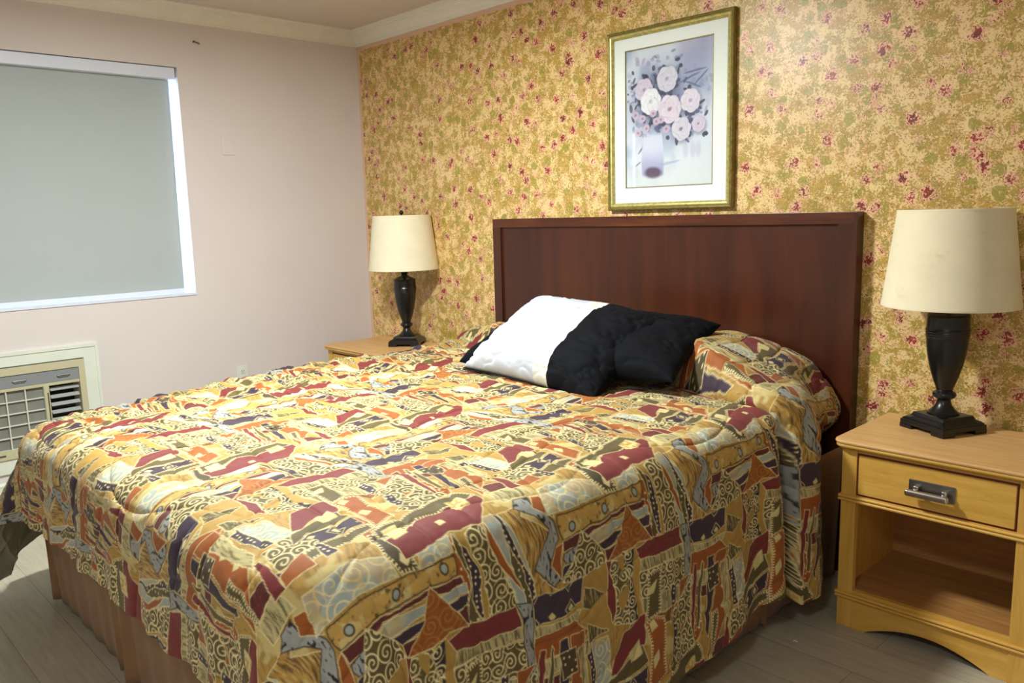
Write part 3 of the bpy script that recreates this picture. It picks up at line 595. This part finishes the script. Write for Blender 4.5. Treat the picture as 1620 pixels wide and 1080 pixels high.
def spread(S, T):
    nx = np.clip(S, XL+RC, XR-RC); ny = np.maximum(T, YF+RC)
    vx = S-nx; vy = T-ny; D = np.hypot(vx, vy)+1e-9; dx = vx/D; dy = vy/D; D0 = RC-R
    a = np.clip((D-D0)/R, 0, PI/2); Ls = np.maximum(D-D0-PI*R/2, 0)
    h = np.minimum(D, D0)+R*np.sin(a); drop = R*(1-np.cos(a))
    c = (2*np.abs(dx*dy))**1.5; left = S < 2.3
    al = .06+np.where(left, np.maximum(.52*c, .50*np.where(dx < 0, dx*dx, 0)), .34*c)
    lm = Ls
    q = np.where(np.abs(dy) > np.abs(dx), S, T)
    A = np.clip(Ls/.35, 0, 1)
    rip = A*(.008*np.sin(2*PI*T/.36+.8)+.003*np.sin(2*PI*T/.19+2)+.010*np.sin(2*PI*S/.29)*np.abs(dy)+.006*np.sin(2*PI*S/.13+1)*np.abs(dy))
    rip = rip+A*c*.03*np.sin(np.arctan2(np.abs(dy), np.abs(dx))*7)
    # right side near the pillows: deep crease, a hanging fold, then the cloth tucked back
    rs = (S > 2.9)*sstep(0, .12, Ls+.5*np.maximum(D-D0-.05, 0))
    rip = rip-rs*(.15*sstep(-.715, -.685, T)*(1-sstep(-.605, -.575, T))) + rs*.05*np.exp(-((T+.50)/.08)**2)+rs*.02*np.exp(-((T+.76)/.05)**2)-(S > 2.9)*.11*sstep(.0, .14, Ls)*sstep(-.40, -.30, T)
    h = h+Ls*np.sin(al)+rip; drop = drop+Ls*np.cos(al)
    hd = (S > 2.9)*sstep(-.50, -.22, T)*sstep(-.12, .10, D-D0); h = h-.07*hd; drop = drop+.06*hd
    x = nx+dx*h; y = ny+dy*h
    fl = 1-sstep(0, RC*.9, D)
    tx = nx+vx*np.minimum(1, D0/D); ty = ny+vy*np.minimum(1, D0/D)
    pc_ = rs*sstep(-.60, -.57, T)*(1-sstep(-.42, -.38, T)); drop = drop+A*.07*pc_-(S > 2.9)*A*.055*sstep(-1.15, -.75, T)*(1-sstep(-.62, -.58, T))
    z = top(tx, ty)-drop
    ycr = -.52-.12*sstep(2.6, 3.3, tx); uc = T-ycr      # the sheet over the pillows laps forward over the flat part
    y = y-.040*sstep(-.01, .035, uc)*(1-sstep(.05, .30, uc))*sstep(2.5, 3.1, tx)
    return x, y, z
def spread_grid(ss, ts):
    S, T = np.meshgrid(ss, ts); x, y, z = spread(S, T); P = np.stack([x, y, z], -1)
    gs = np.gradient(P, axis=1); gt = np.gradient(P, axis=0); n = np.cross(gs, gt); n /= np.linalg.norm(n, axis=-1, keepdims=True)+1e-12
    w1 = .05*np.sin(T*9+1.3)+.03*np.sin(S*13+T*5); w2 = .05*np.sin(S*8+.4)+.03*np.sin(T*12-S*6)
    mq = np.minimum(np.abs(np.sin(PI*(S+w1)/.17)), np.abs(np.sin(PI*(T+w2)/.17)))
    qf = .007*(1-np.exp(-mq*5))+.004*fbm(S*22, T*22, 3, 2)
    P = P+n*qf[..., None]
    P[..., 2] = np.maximum(P[..., 2], .004+.004*fbm(S*9, T*9, 2))
    return S, T, P
SMIN, SMAX, TMIN, TMAX = .66, 3.92, -2.70, -.085
ss = np.concatenate([np.arange(SMIN, 1.3, .008), np.arange(1.3, 2.2, .004), np.arange(2.2, SMAX, .0024)])
ts = np.arange(TMIN, TMAX, .0026)
S_, T_, P_ = spread_grid(ss, ts)
def mat_spread():
    m, nt, b = nodes('quilted_patchwork_print', .72); a = N(nt, 'ShaderNodeVertexColor', layer_name='pattern')
    ge = nt.nodes.new('ShaderNodeNewGeometry'); v = coords(nt)
    L(nt, mixc(nt, ge.outputs['Backfacing'], a.outputs[0], srgb(150, 146, 128)), b.inputs['Base Color'])
    b.inputs['Sheen Weight'].default_value = .08; bump(nt, b, noise(nt, v, 300, 3), .2, .001); return m
M_spread = mat_spread()
COLS = pattern(S_, T_) if 'pattern' in globals() else np.stack([(np.floor(S_*10)+np.floor(T_*10)) % 2*.5+.2]*3, -1)
me = grid_mesh('bedspread', P_[..., 0], P_[..., 1], P_[..., 2], COLS)
bsp = mkobj('bedspread', me, M_spread, None, False)
tag(bsp, 'quilted patchwork bedspread in gold, red, plum and olive covering the bed', 'bedspread')

# pleated bed skirt
def skirt():
    path = []; x0, x1, y0 = XL-.035, XR-.035, YF+.085
    pts = [(x0, -.12), (x0, y0), (x1, y0), (x1, -.12)]
    rows = []
    for (a, b) in zip(pts, pts[1:]):
        ln = math.dist(a, b); n = int(ln/.008); nxn, nyn = (b[1]-a[1])/ln, -(b[0]-a[0])/ln
        for i in range(n+(b == pts[-1])):
            t = i/n; rows.append((a[0]+(b[0]-a[0])*t, a[1]+(b[1]-a[1])*t, nxn, nyn, t*ln, min(t*ln, ln-t*ln)))
    A = np.array(rows); zz = np.linspace(0, 1, 14)
    X = []; Y = []; Z = []
    for k in zz:
        z = .53-(.53-.008)*k; amp = .004*k
        d = -(.004+amp*np.sin(A[:, 4]*2*PI/.12+np.sin(A[:, 4]*9))+.014*k*np.exp(-((np.mod(A[:, 4]+.22, .95)-.0)/.012)**2)*-2+.012*k)*np.minimum(1, A[:, 5]/.03)-.018*k+.045*np.exp(-((A[:, 0]-2.05)/.012)**2)*(A[:, 1] < YF+.1)*k
        X.append(A[:, 0]+A[:, 2]*-d*-1); Y.append(A[:, 1]+A[:, 3]*-d*-1); Z.append(np.full(len(A), z))
    return np.array(X), np.array(Y), np.array(Z)
X, Y, Z = skirt()
sk = mkobj('bed_skirt', grid_mesh('bed_skirt', X, Y, Z), M_skirt, None, True, 60); so = sk.modifiers.new('solid', 'SOLIDIFY'); so.thickness = .002
tag(sk, 'tan pleated bed skirt hanging to the floor below the bedspread', 'bed skirt')

# ------------------------------------------------------------------ pillows
def pillow_grid(w, d, h, n=150, seed=0, crease=1, sharp=.42):
    """closed pillow: returns upper and lower height grids over u,v"""
    u = np.sin(np.linspace(-PI/2, PI/2, n)); v = np.sin(np.linspace(-PI/2, PI/2, int(n*.8)))
    U, V = np.meshgrid(u, v)
    e = (np.clip(1-np.abs(U)**3, 0, 1)**sharp)*(np.clip(1-np.abs(V)**3, 0, 1)**sharp)
    pull = 1-.07*np.abs(V)**2*(1-np.abs(U)**4)*0-.06*(1-V**2)*np.abs(U)**3-0
    X = U*w/2*(1-.05*(1-V**2)*np.abs(U)**2*0+.0); Y = V*d/2*(1-.06*(1-np.abs(U)**2)*np.abs(V))
    X = X*(1-.05*(1-np.abs(V)**2)*np.abs(U))
    rad = fbm(U*3+seed, V*3+seed, 3, seed); cr = 1-np.abs(2*fbm(U*4+9*seed+V*2, V*5-U*2, 3, seed+1)-1)
    edge = np.clip(1-np.minimum(1-np.abs(U), 1-np.abs(V))*3.2, 0, 1)
    wob = (.12*(rad-.5)+crease*.16*(cr**4)*-(.25+.9*edge))
    return U, V, X, Y, h/2*e*(1+wob)*2
def pillow(name, label, w, d, h, M, segs, seed=0, crease=1, bend=0):
    """segs: list of (part name, u0, u1, material)"""
    t = thing(name, label, 'pillow', M.to_translation())
    Mi = Matrix.Translation(M.to_translation()).inverted() @ M
    U, V, X, Y, T = pillow_grid(w, d, h, 150, seed, crease)
    up = .62*T; lo = -.38*T
    if bend: 
        bz = bend*(X/(w/2))**2; up = up-bz; lo = lo-bz
    us = U[0]
    for (pn, u0, u1, mat) in segs:
        i0 = int(np.searchsorted(us, u0)); i1 = int(np.searchsorted(us, u1))
        i0 = max(0, i0-(1 if i0 > 0 else 0)); i1 = min(len(us), i1)
        # upper and lower sheets stitched at the rim
        xs = X[:, i0:i1]; ys = Y[:, i0:i1]
        XX = np.concatenate([xs, xs[::-1]], 0); YY = np.concatenate([ys, ys[::-1]], 0); ZZ = np.concatenate([up[:, i0:i1], lo[:, i0:i1][::-1]], 0)
        XX = np.concatenate([XX, XX[:1]], 0); YY = np.concatenate([YY, YY[:1]], 0); ZZ = np.concatenate([ZZ, ZZ[:1]], 0)
        me = grid_mesh(pn, XX, YY, ZZ); me.transform(Mi); me.flip_normals()
        o = mkobj(pn, me, mat, t, False)
    return t, (X, Y, up, lo, Mi)
def basis(c, ex, ey):
    """matrix with local x along ex, local y as near ey as possible"""
    ex = Vector(ex).normalized(); ez = ex.cross(Vector(ey)).normalized(); ey = ez.cross(ex)
    return Matrix(((ex.x, ey.x, ez.x, c[0]), (ex.y, ey.y, ez.y, c[1]), (ex.z, ey.z, ez.z, c[2]), (0, 0, 0, 1)))
MB_ = basis((2.42, -.605, .897), (1, .14, .02), (0, 1, .36))
pillow('bed_pillow', 'all black pillow lying flat beneath the white and black pillow', 1.0, .44, .17, MB_, [('pillow_case', -1.1, 1.1, M_blk)], 3, 1.6)
MA = basis((2.37, -.675, .900), (1, -.04, -.05), (0, 1, .58))
pa, (px_, py_, pu_, pl_, Mi_) = pillow('bed_pillow', 'white pillow with ivory band and black end leaning on the bed', .74, .50, .19, MA,
    [('pillow_case', -1.1, .14, M_white), ('ivory_band', .14, .36, M_cuff), ('black_cuff', .36, 1.1, M_blk)], 1, 1.7)
# flanged lower edge with dark piping
pts = []; fl = B()
for k in range(2, 118):
    pts.append(Mi_ @ Vector((px_[0, k], py_[0, k]-.006, .0)))
fl.tube(pts[2:100], .0035, 6); fl.build('piping', M_blk, pa)

# ------------------------------------------------------------------ nightstand
def nightstand(loc, label):
    t = thing('nightstand', label, 'nightstand', loc, 0, 'pair of nightstands')
    Wd, Dp, Hh, p = .570, .44, .633, .050           # local: x 0..Wd, y 0 (front) .. Dp, z up
    for x in (0, Wd-p):
        s = B(); s.box(x, x+p, 0, .03, 0, Hh, .003); s.build('front_post', M_maplev, t)
    for x in (.002, Wd-.020):
        s = B(); s.box(x, x+.018, .028, Dp, 0, Hh, .001); s.build('side_panel', M_maplev, t)
    B().box(.018, Wd-.018, Dp-.012, Dp, .06, Hh).build('back_panel', M_inside, t, False)
    B().box(.018, Wd-.018, .012, Dp-.01, .118, .136).build('shelf', M_inside, t, False)
    B().box(.018, Wd-.018, .02, Dp-.01, .452, .462).build('divider', M_inside, t, False)
    B().box(p-.002, Wd-p+.002, .004, .025, .444, .472, .001).build('middle_rail', M_maple, t)
    B().box(p-.002, Wd-p+.002, .004, .025, .618, Hh, .001).build('top_rail', M_maple, t)
    B().box(p, Wd-p, .0045, .02, .472, .618).build('drawer_gap', M_red, t, False)
    # apron with arch
    z1 = .137; x0, x1 = p-.001, Wd-p+.001; pts = [(x0, z1), (x0, 0), (x0+.045, 0)]
    xa, xb = x0+.045, x1-.045
    for k in range(1, 20):
        s = k/20; pts.append((xa+(xb-xa)*s, .052*math.sin(PI*s)**.85))
    pts += [(xb, 0), (x1, 0), (x1, z1)]
    ap = B(); ap.prism(pts, lambda q: (q[0], .003, q[1]), lambda q: (q[0], .022, q[1])); ap.build('apron', M_maple, t, True, 30)
    for z in (.448, .104):
        m = B()
        for dz in (0, .0115):
            m.box(-.008, Wd+.008, -.008, .028, z+dz, z+dz+.0105, .0045, 3); m.box(-.008, .004, .02, Dp, z+dz, z+dz+.0105, .0045, 3); m.box(Wd-.004, Wd+.008, .02, Dp, z+dz, z+dz+.0105, .0045, 3)
        m.build('bead_moulding', M_maple, t)
    # top: stepped slab with rounded corners
    def slab(ex, z0, z1, r, bev):
        x0, x1, y0, y1 = -ex, Wd+ex, -ex, Dp+.003; pts = []
        for (cx, cy, a0) in ((x0+r, y0+r, PI), (x1-r, y0+r, 1.5*PI)):
            for k in range(9): a = a0+k/8*PI/2; pts.append((cx+r*math.cos(a), cy+r*math.sin(a)))
        pts += [(x1, y1), (x0, y1)]
        rows = [(-bev, z0), (-bev*.3, z0+bev*.3), (0, (z0+z1)/2), (-bev*.3, z1-bev*.3), (-bev, z1)]
        b = B(); rg = []
        cxm, cym = Wd/2, Dp/2
        for off, z in rows:
            ring = []
            for (x, y) in pts:
                kx = 1+off/(Wd/2+ex); ky = 1+off/(Dp/2+ex); ring.append(b.bm.verts.new((cxm+(x-cxm)*kx, cym+(y-cym)*ky if y < Dp*.6 else y, z)))
            rg.append(ring)
        n = len(pts)
        for a_, c_ in zip(rg, rg[1:]):
            for k in range(n): b.bm.faces.new((a_[k], a_[(k+1) % n], c_[(k+1) % n], c_[k]))
        b.bm.faces.new(list(reversed(rg[0]))); b.bm.faces.new(rg[-1]); return b
    slab(.023, .634, .6485, .034, .006).build('top_moulding', M_maple, t, True, 50)
    slab(.026, .6475, .661, .036, .0055).build('top', M_top, t, True, 35)
    d = B().box(p+.006, Wd-p-.006, -.001, .02, .479, .612, .003).build('drawer', M_maple, t)
    hp = B().box(Wd/2-.068, Wd/2+.068, -.006, 0, .517, .570, .003).build('handle_plate', M_pewter, d)
    for x in (-.04, .042): B().box(Wd/2+x-.008, Wd/2+x+.008, -.026, -.004, .540, .556, .004, 3).build('handle_post', M_chrome, d)
    B().box(Wd/2-.070, Wd/2+.058, -.040, -.022, .522, .544, .008, 4).build('handle_bar', M_chrome, d)
    return t
NSR = nightstand((3.433, -.464, 0), 'honey maple nightstand with open shelf at the right of the bed')
NSL = nightstand((.205, -.464, 0), 'honey maple nightstand in the corner beyond the bed under the far lamp')

# ------------------------------------------------------------------ lamps
def square_ring(b, rows, notch=False):
    rg = []
    for (h, z) in rows:
        n = 6; pts = []
        c = [(-h, -h), (h, -h), (h, h), (-h, h)]
        for i in range(4):
            a0, a1 = c[i], c[(i+1) % 4]
            for k in range(n):
                s = k/n; pts.append((a0[0]+(a1[0]-a0[0])*s, a0[1]+(a1[1]-a0[1])*s))
        rg.append([b.bm.verts.new((x, y, z)) for x, y in pts])
    m = len(rg[0])
    for a_, c_ in zip(rg, rg[1:]):
        for k in range(m): b.bm.faces.new((a_[k], a_[(k+1) % m], c_[(k+1) % m], c_[k]))
    b.bm.faces.new(list(reversed(rg[0]))); b.bm.faces.new(rg[-1])
def lamp(loc, rz, label, mat_shade, lift=0):
    t = thing('table_lamp', label, 'table lamp', loc, rz, 'pair of table lamps')
    b = B()
    # footed square plinth
    for sx in (-1, 1):
        for sy in (-1, 1):
            x, y = sx*.068, sy*.068; b.box(x-.026, x+.026, y-.026, y+.026, 0, .016, .003)
    b.box(-.093, .093, -.093, .093, .013, .030, .003)
    square_ring(b, [(.088, .029), (.087, .034), (.079, .040), (.070, .044), (.066, .050), (.064, .056), (.058, .058)])
    b.build('plinth', M_lampblk, t, True, 35)
    prof = [(.050, .056), (.050, .062), (.045, .066), (.036, .074), (.027, .086), (.022, .098), (.021, .106), (.026, .110), (.034, .115), (.037, .123), (.035, .131), (.027, .136), (.024, .141), (.027, .143), (.028, .150),
            (.036, .170), (.044, .196), (.052, .226), (.058, .256), (.0625, .290), (.0645, .318), (.066, .320), (.0655, .325), (.0672, .328), (.0665, .333), (.068, .336), (.067, .341), (.0688, .345), (.067, .350), (.0655, .353), (.0655, .362), (.064, .388), (.066, .392), (.064, .398), (.052, .404), (.036, .410), (.030, .414)]
    B().lathe(prof, 56).build('vase_body', M_lampblk, t, True, 30)
    B().lathe([(.026, .410), (.020, .418), (.017, .428), (.021, .434), (.021, .444), (.015, .452), (.012, .470), (.014, .474), (.014, .50), (.004, .502)], 28).build('neck', M_lampblk, t, True, 30)
    z0, z1 = .425+lift, .745+lift; n = 72
    # shade: double-walled open cone with hem bands
    b = B(); pr = [(.2085, z0), (.2095, z0+.001), (.2096, z0+.008), (.2080, z0+.010), (.1720, z1-.010), (.1728, z1-.008), (.1724, z1-.001), (.1712, z1), (.1695, z1-.002), (.2065, z0+.002), (.2085, z0)]
    b.lathe(pr, n, cap=False); bmesh.ops.remove_doubles(b.bm, verts=b.bm.verts, dist=1e-6); b.build('lamp_shade', mat_shade, t, True, 50)
    s = B()
    for k in range(3):
        a = k*2*PI/3+.4; s.tube([(0, 0, z1-.02), (.08*math.cos(a), .08*math.sin(a), z1-.022), (.169*math.cos(a), .169*math.sin(a), z1-.008)], .002, 6)
    s.tube([(0, .014, .49)]+[(0, .014+.045*math.sin(PI*q/8)**.7, .49+(z1-.03-.49)*q/8) for q in range(1, 8)]+[(0, .004, z1-.022)], .002, 6)
    s.tube([(0, -.014, .49)]+[(0, -.014-.045*math.sin(PI*q/8)**.7, .49+(z1-.03-.49)*q/8) for q in range(1, 8)]+[(0, -.004, z1-.022)], .002, 6)
    s.build('harp', M_pewter, t)
    B().lathe([(.004, .50), (.012, .505), (.026, .535), (.031, .57), (.026, .60), (.012, .618), (.003, .622)], 24).build('bulb', M_white, t)
    if lift:
        B().lathe([(.004, z1-.022), (.008, z1-.016), (.005, z1-.008), (.0045, z1+.004), (.011, z1+.010), (.0125, z1+.018), (.010, z1+.026), (.003, z1+.031)], 20).build('finial', M_lampblk, t)
    return t
lamp((3.637, -.150, .661), math.radians(-26), 'black urn table lamp with stained cream shade at the right of the bed', M_shade_old, 0)
lamp((.61, -.155, .661), math.radians(38), 'black urn table lamp with clean cream shade in the far corner', M_shade, .030)
c = B(); c.tube([(.53, -.12, .666), (.46, -.09, .668), (.40, -.08, .672), (.36, -.06, .667), (.33, -.035, .666), (.315, -.022, .62), (.315, -.016, .45)], .0035, 8)
tag(c.build('lamp_cord', M_black, None), 'thin dark cord running from the far lamp to the wall', 'cord')

# ------------------------------------------------------------------ framed picture
PX0, PX1, PZ0, PZ1 = 2.0787, 2.7384, 1.429, 2.228
pc = thing('framed_picture', 'framed watercolour print of pale roses above the headboard', 'picture', ((PX0+PX1)/2, 0, (PZ0+PZ1)/2))
pw, ph = (PX1-PX0)/2, (PZ1-PZ0)/2
def frame(name, w0, h0, w1, h1, prof, mat):
    b = B(); rg = []
    for (s, y) in prof:      # s 0 outer .. 1 inner, y depth toward room
        w_ = w0+(w1-w0)*s; h_ = h0+(h1-h0)*s; rg.append([b.bm.verts.new(q) for q in ((-w_, -y, -h_), (w_, -y, -h_), (w_, -y, h_), (-w_, -y, h_))])
    for a_, c_ in zip(rg, rg[1:]+rg[:1]):
        for k in range(4): b.bm.faces.new((a_[k], a_[(k+1) % 4], c_[(k+1) % 4], c_[k]))
    return b.build(name, mat, pc, True, 20)
frame('outer_frame', pw, ph, pw-.014, ph-.014, [(0, .002), (0, .024), (.15, .029), (.5, .031), (.8, .029), (1, .024), (1, .002)], M_gold)
frame('inner_frame', pw-.0138, ph-.0138, pw-.034, ph-.034, [(0, .002), (0, .026), (.3, .030), (.6, .028), (.8, .022), (1, .018), (1, .002)], M_gold2)
AW, AH2 = .232, .306; ACX, ACZ = 2.405-(PX0+PX1)/2, 1.8355-(PZ0+PZ1)/2
b = B(); w_, h_ = pw-.030, ph-.030
for (x0, x1, z0, z1) in ((-w_, ACX-AW, -h_, h_), (ACX+AW, w_, -h_, h_), (ACX-AW, ACX+AW, -h_, ACZ-AH2), (ACX-AW, ACX+AW, ACZ+AH2, h_)): b.box(x0, x1, -.014, -.010, z0, z1)
b.build('mat_board', M_mat, pc, False)
b = B()
for (x0, x1, z0, z1) in ((-AW, -AW+.004, -AH2, AH2), (AW-.004, AW, -AH2, AH2), (-AW, AW, -AH2, -AH2+.004), (-AW, AW, AH2-.004, AH2)): b.box(ACX+x0, ACX+x1, -.0142, -.009, ACZ+z0, ACZ+z1)
b.build('mat_fillet', M_gold, pc, False)
B().box(-pw+.002, pw-.002, -.008, -.001, -ph+.002, ph-.002).build('backing', M_black, pc, False)
def artwork():
    rs = np.random.RandomState(11); cv = Canvas(2*AW, 2*AH2, .0017, (.80, .86, .93)); X, Y = cv.X/cv.w, cv.Y/cv.h; asp = cv.h/cv.w
    X = X+.012*(fbm(X*9, Y*12, 3, 0)-.5); Y = Y+.012*(fbm(X*9+5, Y*12, 3, 1)-.5)
    cl = lambda *c: np.array(srgb(*c))
    nz = fbm(X*4, Y*5, 4, 2)
    cv.put(sstep(.45, .75, nz)*.7, cl(176, 190, 218)); cv.put(sstep(.5, .3, fbm(X*5+3, Y*6, 4, 1))*.5, cl(226, 236, 240))
    cv.put(sstep(.72, .95, Y)*sstep(.5, .7, X)*.6, cl(196, 186, 214))
    cv.put(sstep(.30, .02, Y)*.75, cl(232, 238, 238))
    def dist(x, y, rx, ry, rot=0):
        a = X-x; b = (Y-y)*asp; c, s = math.cos(rot), math.sin(rot); return np.hypot((a*c+b*s)/rx, (-a*s+b*c)/ry)
    def blob(x, y, rx, ry, col, op=1, rot=0, soft=.15): cv.put(sstep(1+soft, 1-soft, dist(x, y, rx, ry, rot))*op, col)
    for _ in range(150):      # small lilac background florets
        a = rs.rand()*2*PI; r_ = .20+.30*rs.rand(); x = .46+r_*math.cos(a)*1.15; y = .60+r_*math.sin(a)*.85
        if x < .02 or x > .98 or y < .36 or y > .95: continue
        blob(x, y, .012+.022*rs.rand(), .010+.018*rs.rand(), cl(*[(150, 150, 186), (178, 168, 200), (120, 124, 160), (202, 204, 224), (196, 172, 196), (150, 160, 192)][rs.randint(6)]), .6, rs.rand()*3)
    blob(.45, .60, .40, .36, cl(150, 160, 196), .55, 0, .5); blob(.82, .80, .20, .22, cl(160, 172, 206), .6, 0, .6); blob(.40, .62, .24, .24, cl(92, 98, 132), .6, 0, .4)
    for (rx_, ry_) in ((.22, .705), (.49, .755), (.30, .615), (.52, .545), (.75, .585), (.65, .400), (.84, .42), (.40, .68), (.36, .50)):
        for k in range(8):
            a = rs.rand()*2*PI; blob(rx_+.12*math.cos(a), ry_+.12*math.sin(a)/asp, .02+.03*rs.rand(), .010+.012*rs.rand(), cl(*[(44, 50, 72), (66, 78, 108), (38, 44, 58), (104, 112, 150)][rs.randint(4)]), .85, a+rs.rand())
    for _ in range(95):       # dark leaves between the blooms
        x = .38+rs.randn()*.15; y = .60+rs.randn()*.13
        blob(x, y, .012+.03*rs.rand(), .008+.014*rs.rand(), cl(*[(52, 58, 78), (70, 76, 98), (44, 48, 62), (92, 98, 126)][rs.randint(4)]), .85, rs.rand()*3)
    for (x, y, ln, an) in ((.74, .74, .12, .3), (.80, .78, .12, .1), (.78, .69, .10, -.4), (.86, .73, .1, .7), (.22, .33, .09, 1.2), (.19, .28, .06, .9)):
        blob(x, y, ln, .010, cl(110, 118, 152), .7, an)
    def rose(x, y, r_, tint, core):
        blob(x+.012, y-.014, r_*1.12, r_*1.1, cl(96, 100, 140), .5, 0, .3)
        for k in range(7):
            a = k*.9+rs.rand()*.3; blob(x+r_*.42*math.cos(a), y+r_*.42*math.sin(a)/asp, r_*.62, r_*.56, tint*(.96+.07*rs.rand()), 1, a, .07)
        n_ = 0
        for q in (.78, .60, .44, .30, .18):
            for k in range(3):
                a = k*2.1+q*9+rs.rand()*.5; xx = x+r_*q*.45*math.cos(a); yy = y+r_*q*.45*math.sin(a)/asp; n_ += 1
                blob(xx, yy, r_*q*.82, r_*q*.70, tint*.35+cl(150, 150, 196)*.5, .6, a, .10); ox, oy = -r_*.05*math.cos(a), -r_*.05*math.sin(a)/asp
                blob(xx-ox*1.2, yy-oy*1.2, r_*q*.74, r_*q*.62, np.clip(tint*(.93+.10*rs.rand()), 0, 1), .95, a, .10)
        blob(x, y, r_*.20, r_*.15, core*.8, .7, .5, .5)
    wt, pk, lp = cl(248, 248, 252), cl(242, 232, 242), cl(232, 222, 238)
    for (x, y, r_, t_, k_) in ((.22, .705, .105, lp, cl(196, 166, 190)), (.49, .755, .115, cl(232, 230, 240), cl(190, 186, 212)), (.30, .615, .120, wt, cl(226, 222, 232)), (.52, .545, .130, pk, cl(176, 128, 150)), (.75, .585, .105, cl(240, 234, 244), cl(206, 186, 214)), (.65, .400, .105, cl(232, 228, 238), cl(120, 104, 128)), (.84, .42, .07, lp, cl(170, 140, 170))):
        rose(x, y, r_, t_, k_)
    for (x, y) in ((.15, .40), (.25, .43), (.37, .47), (.48, .41), (.33, .53), (.20, .50), (.12, .53), (.42, .48)): blob(x, y, .042, .036, cl(222, 204, 222), .9); blob(x, y, .015, .012, cl(150, 120, 160), .6)
    # vase
    vx = np.abs(X-.325)/(.115+.02*np.sin(Y*9)); cv.put(sstep(1.05, .95, vx)*sstep(.075, .095, Y)*sstep(.40, .36, Y), cl(226, 232, 246))
    cv.put(sstep(1.05, .9, vx)*sstep(.30, .12, Y)*sstep(.07, .10, Y)*.8, cl(176, 178, 214)); blob(.33, .105, .10, .055, cl(98, 62, 92), .85, 0, .3)
    blob(.14, .17, .05, .008, cl(90, 110, 150), .7, .5); blob(.52, .17, .12, .012, cl(170, 190, 214), .6, .1); cv.put(sstep(.03, 0, np.abs(X-.10))*sstep(.42, .38, Y)*.9, cl(244, 248, 250))
    for x_ in (.70, .78, .84): blob(x_, .25, .03, .07, cl(206, 202, 224), .5, 0, .4)
    a = np.clip(cv.a, 0, 1)**1.2*.86
    Xg = (cv.X-AW)+ACX; Zg = (cv.Y-AH2)+ACZ
    return grid_mesh('print', Xg, np.full_like(Xg, -.0095), Zg, a)
def vc_mat(name, rough):
    m, nt, b = nodes(name, rough); a = N(nt, 'ShaderNodeVertexColor', layer_name='pattern'); L(nt, a.outputs[0], b.inputs['Base Color']); return m
mkobj('print', artwork(), vc_mat('watercolour_print', .6), pc, False)
m_ = glassmat('picture_glass')
B().box(-w_, w_, -.0175, -.0160, -h_, h_).build('glass', m_, pc, False)

# ------------------------------------------------------------------ ceiling lamp, added fill dome and a floor scrap
def dome(loc, label):
    t = thing('ceiling_light', label, 'ceiling light', loc, 0)
    B().lathe([(.19, 0), (.19, -.018), (.175, -.024), (.02, -.024)], 48).build('rim', M_trimw, t)
    m, nt, b = nodes('lit_dome_glass', .4, (1, 1, .95)); b.inputs['Emission Color'].default_value = (.97, 1, .96, 1); b.inputs['Emission Strength'].default_value = 20
    B().lathe([(.168, -.024), (.160, -.045), (.13, -.070), (.08, -.084), (.01, -.09)], 48).build('glass_dome', m, t)
dome((2.05, -1.80, H), 'lit round flush ceiling light above the foot of the bed')
dome((4.3, -3.6, H), 'lit round dome added out of view by the entry as fill light')  # unseen dome added to go with the fill light
q = B(); q.tube([(0, 0, .002), (.006, .004, .004), (.012, .002, .002)], .002, 6); q = q.build('paper_scrap', M_plate, None); q.location = (3.385, -.675, 0)
tag(q, 'tiny pale scrap of litter on the floor in front of the nightstand', 'litter')
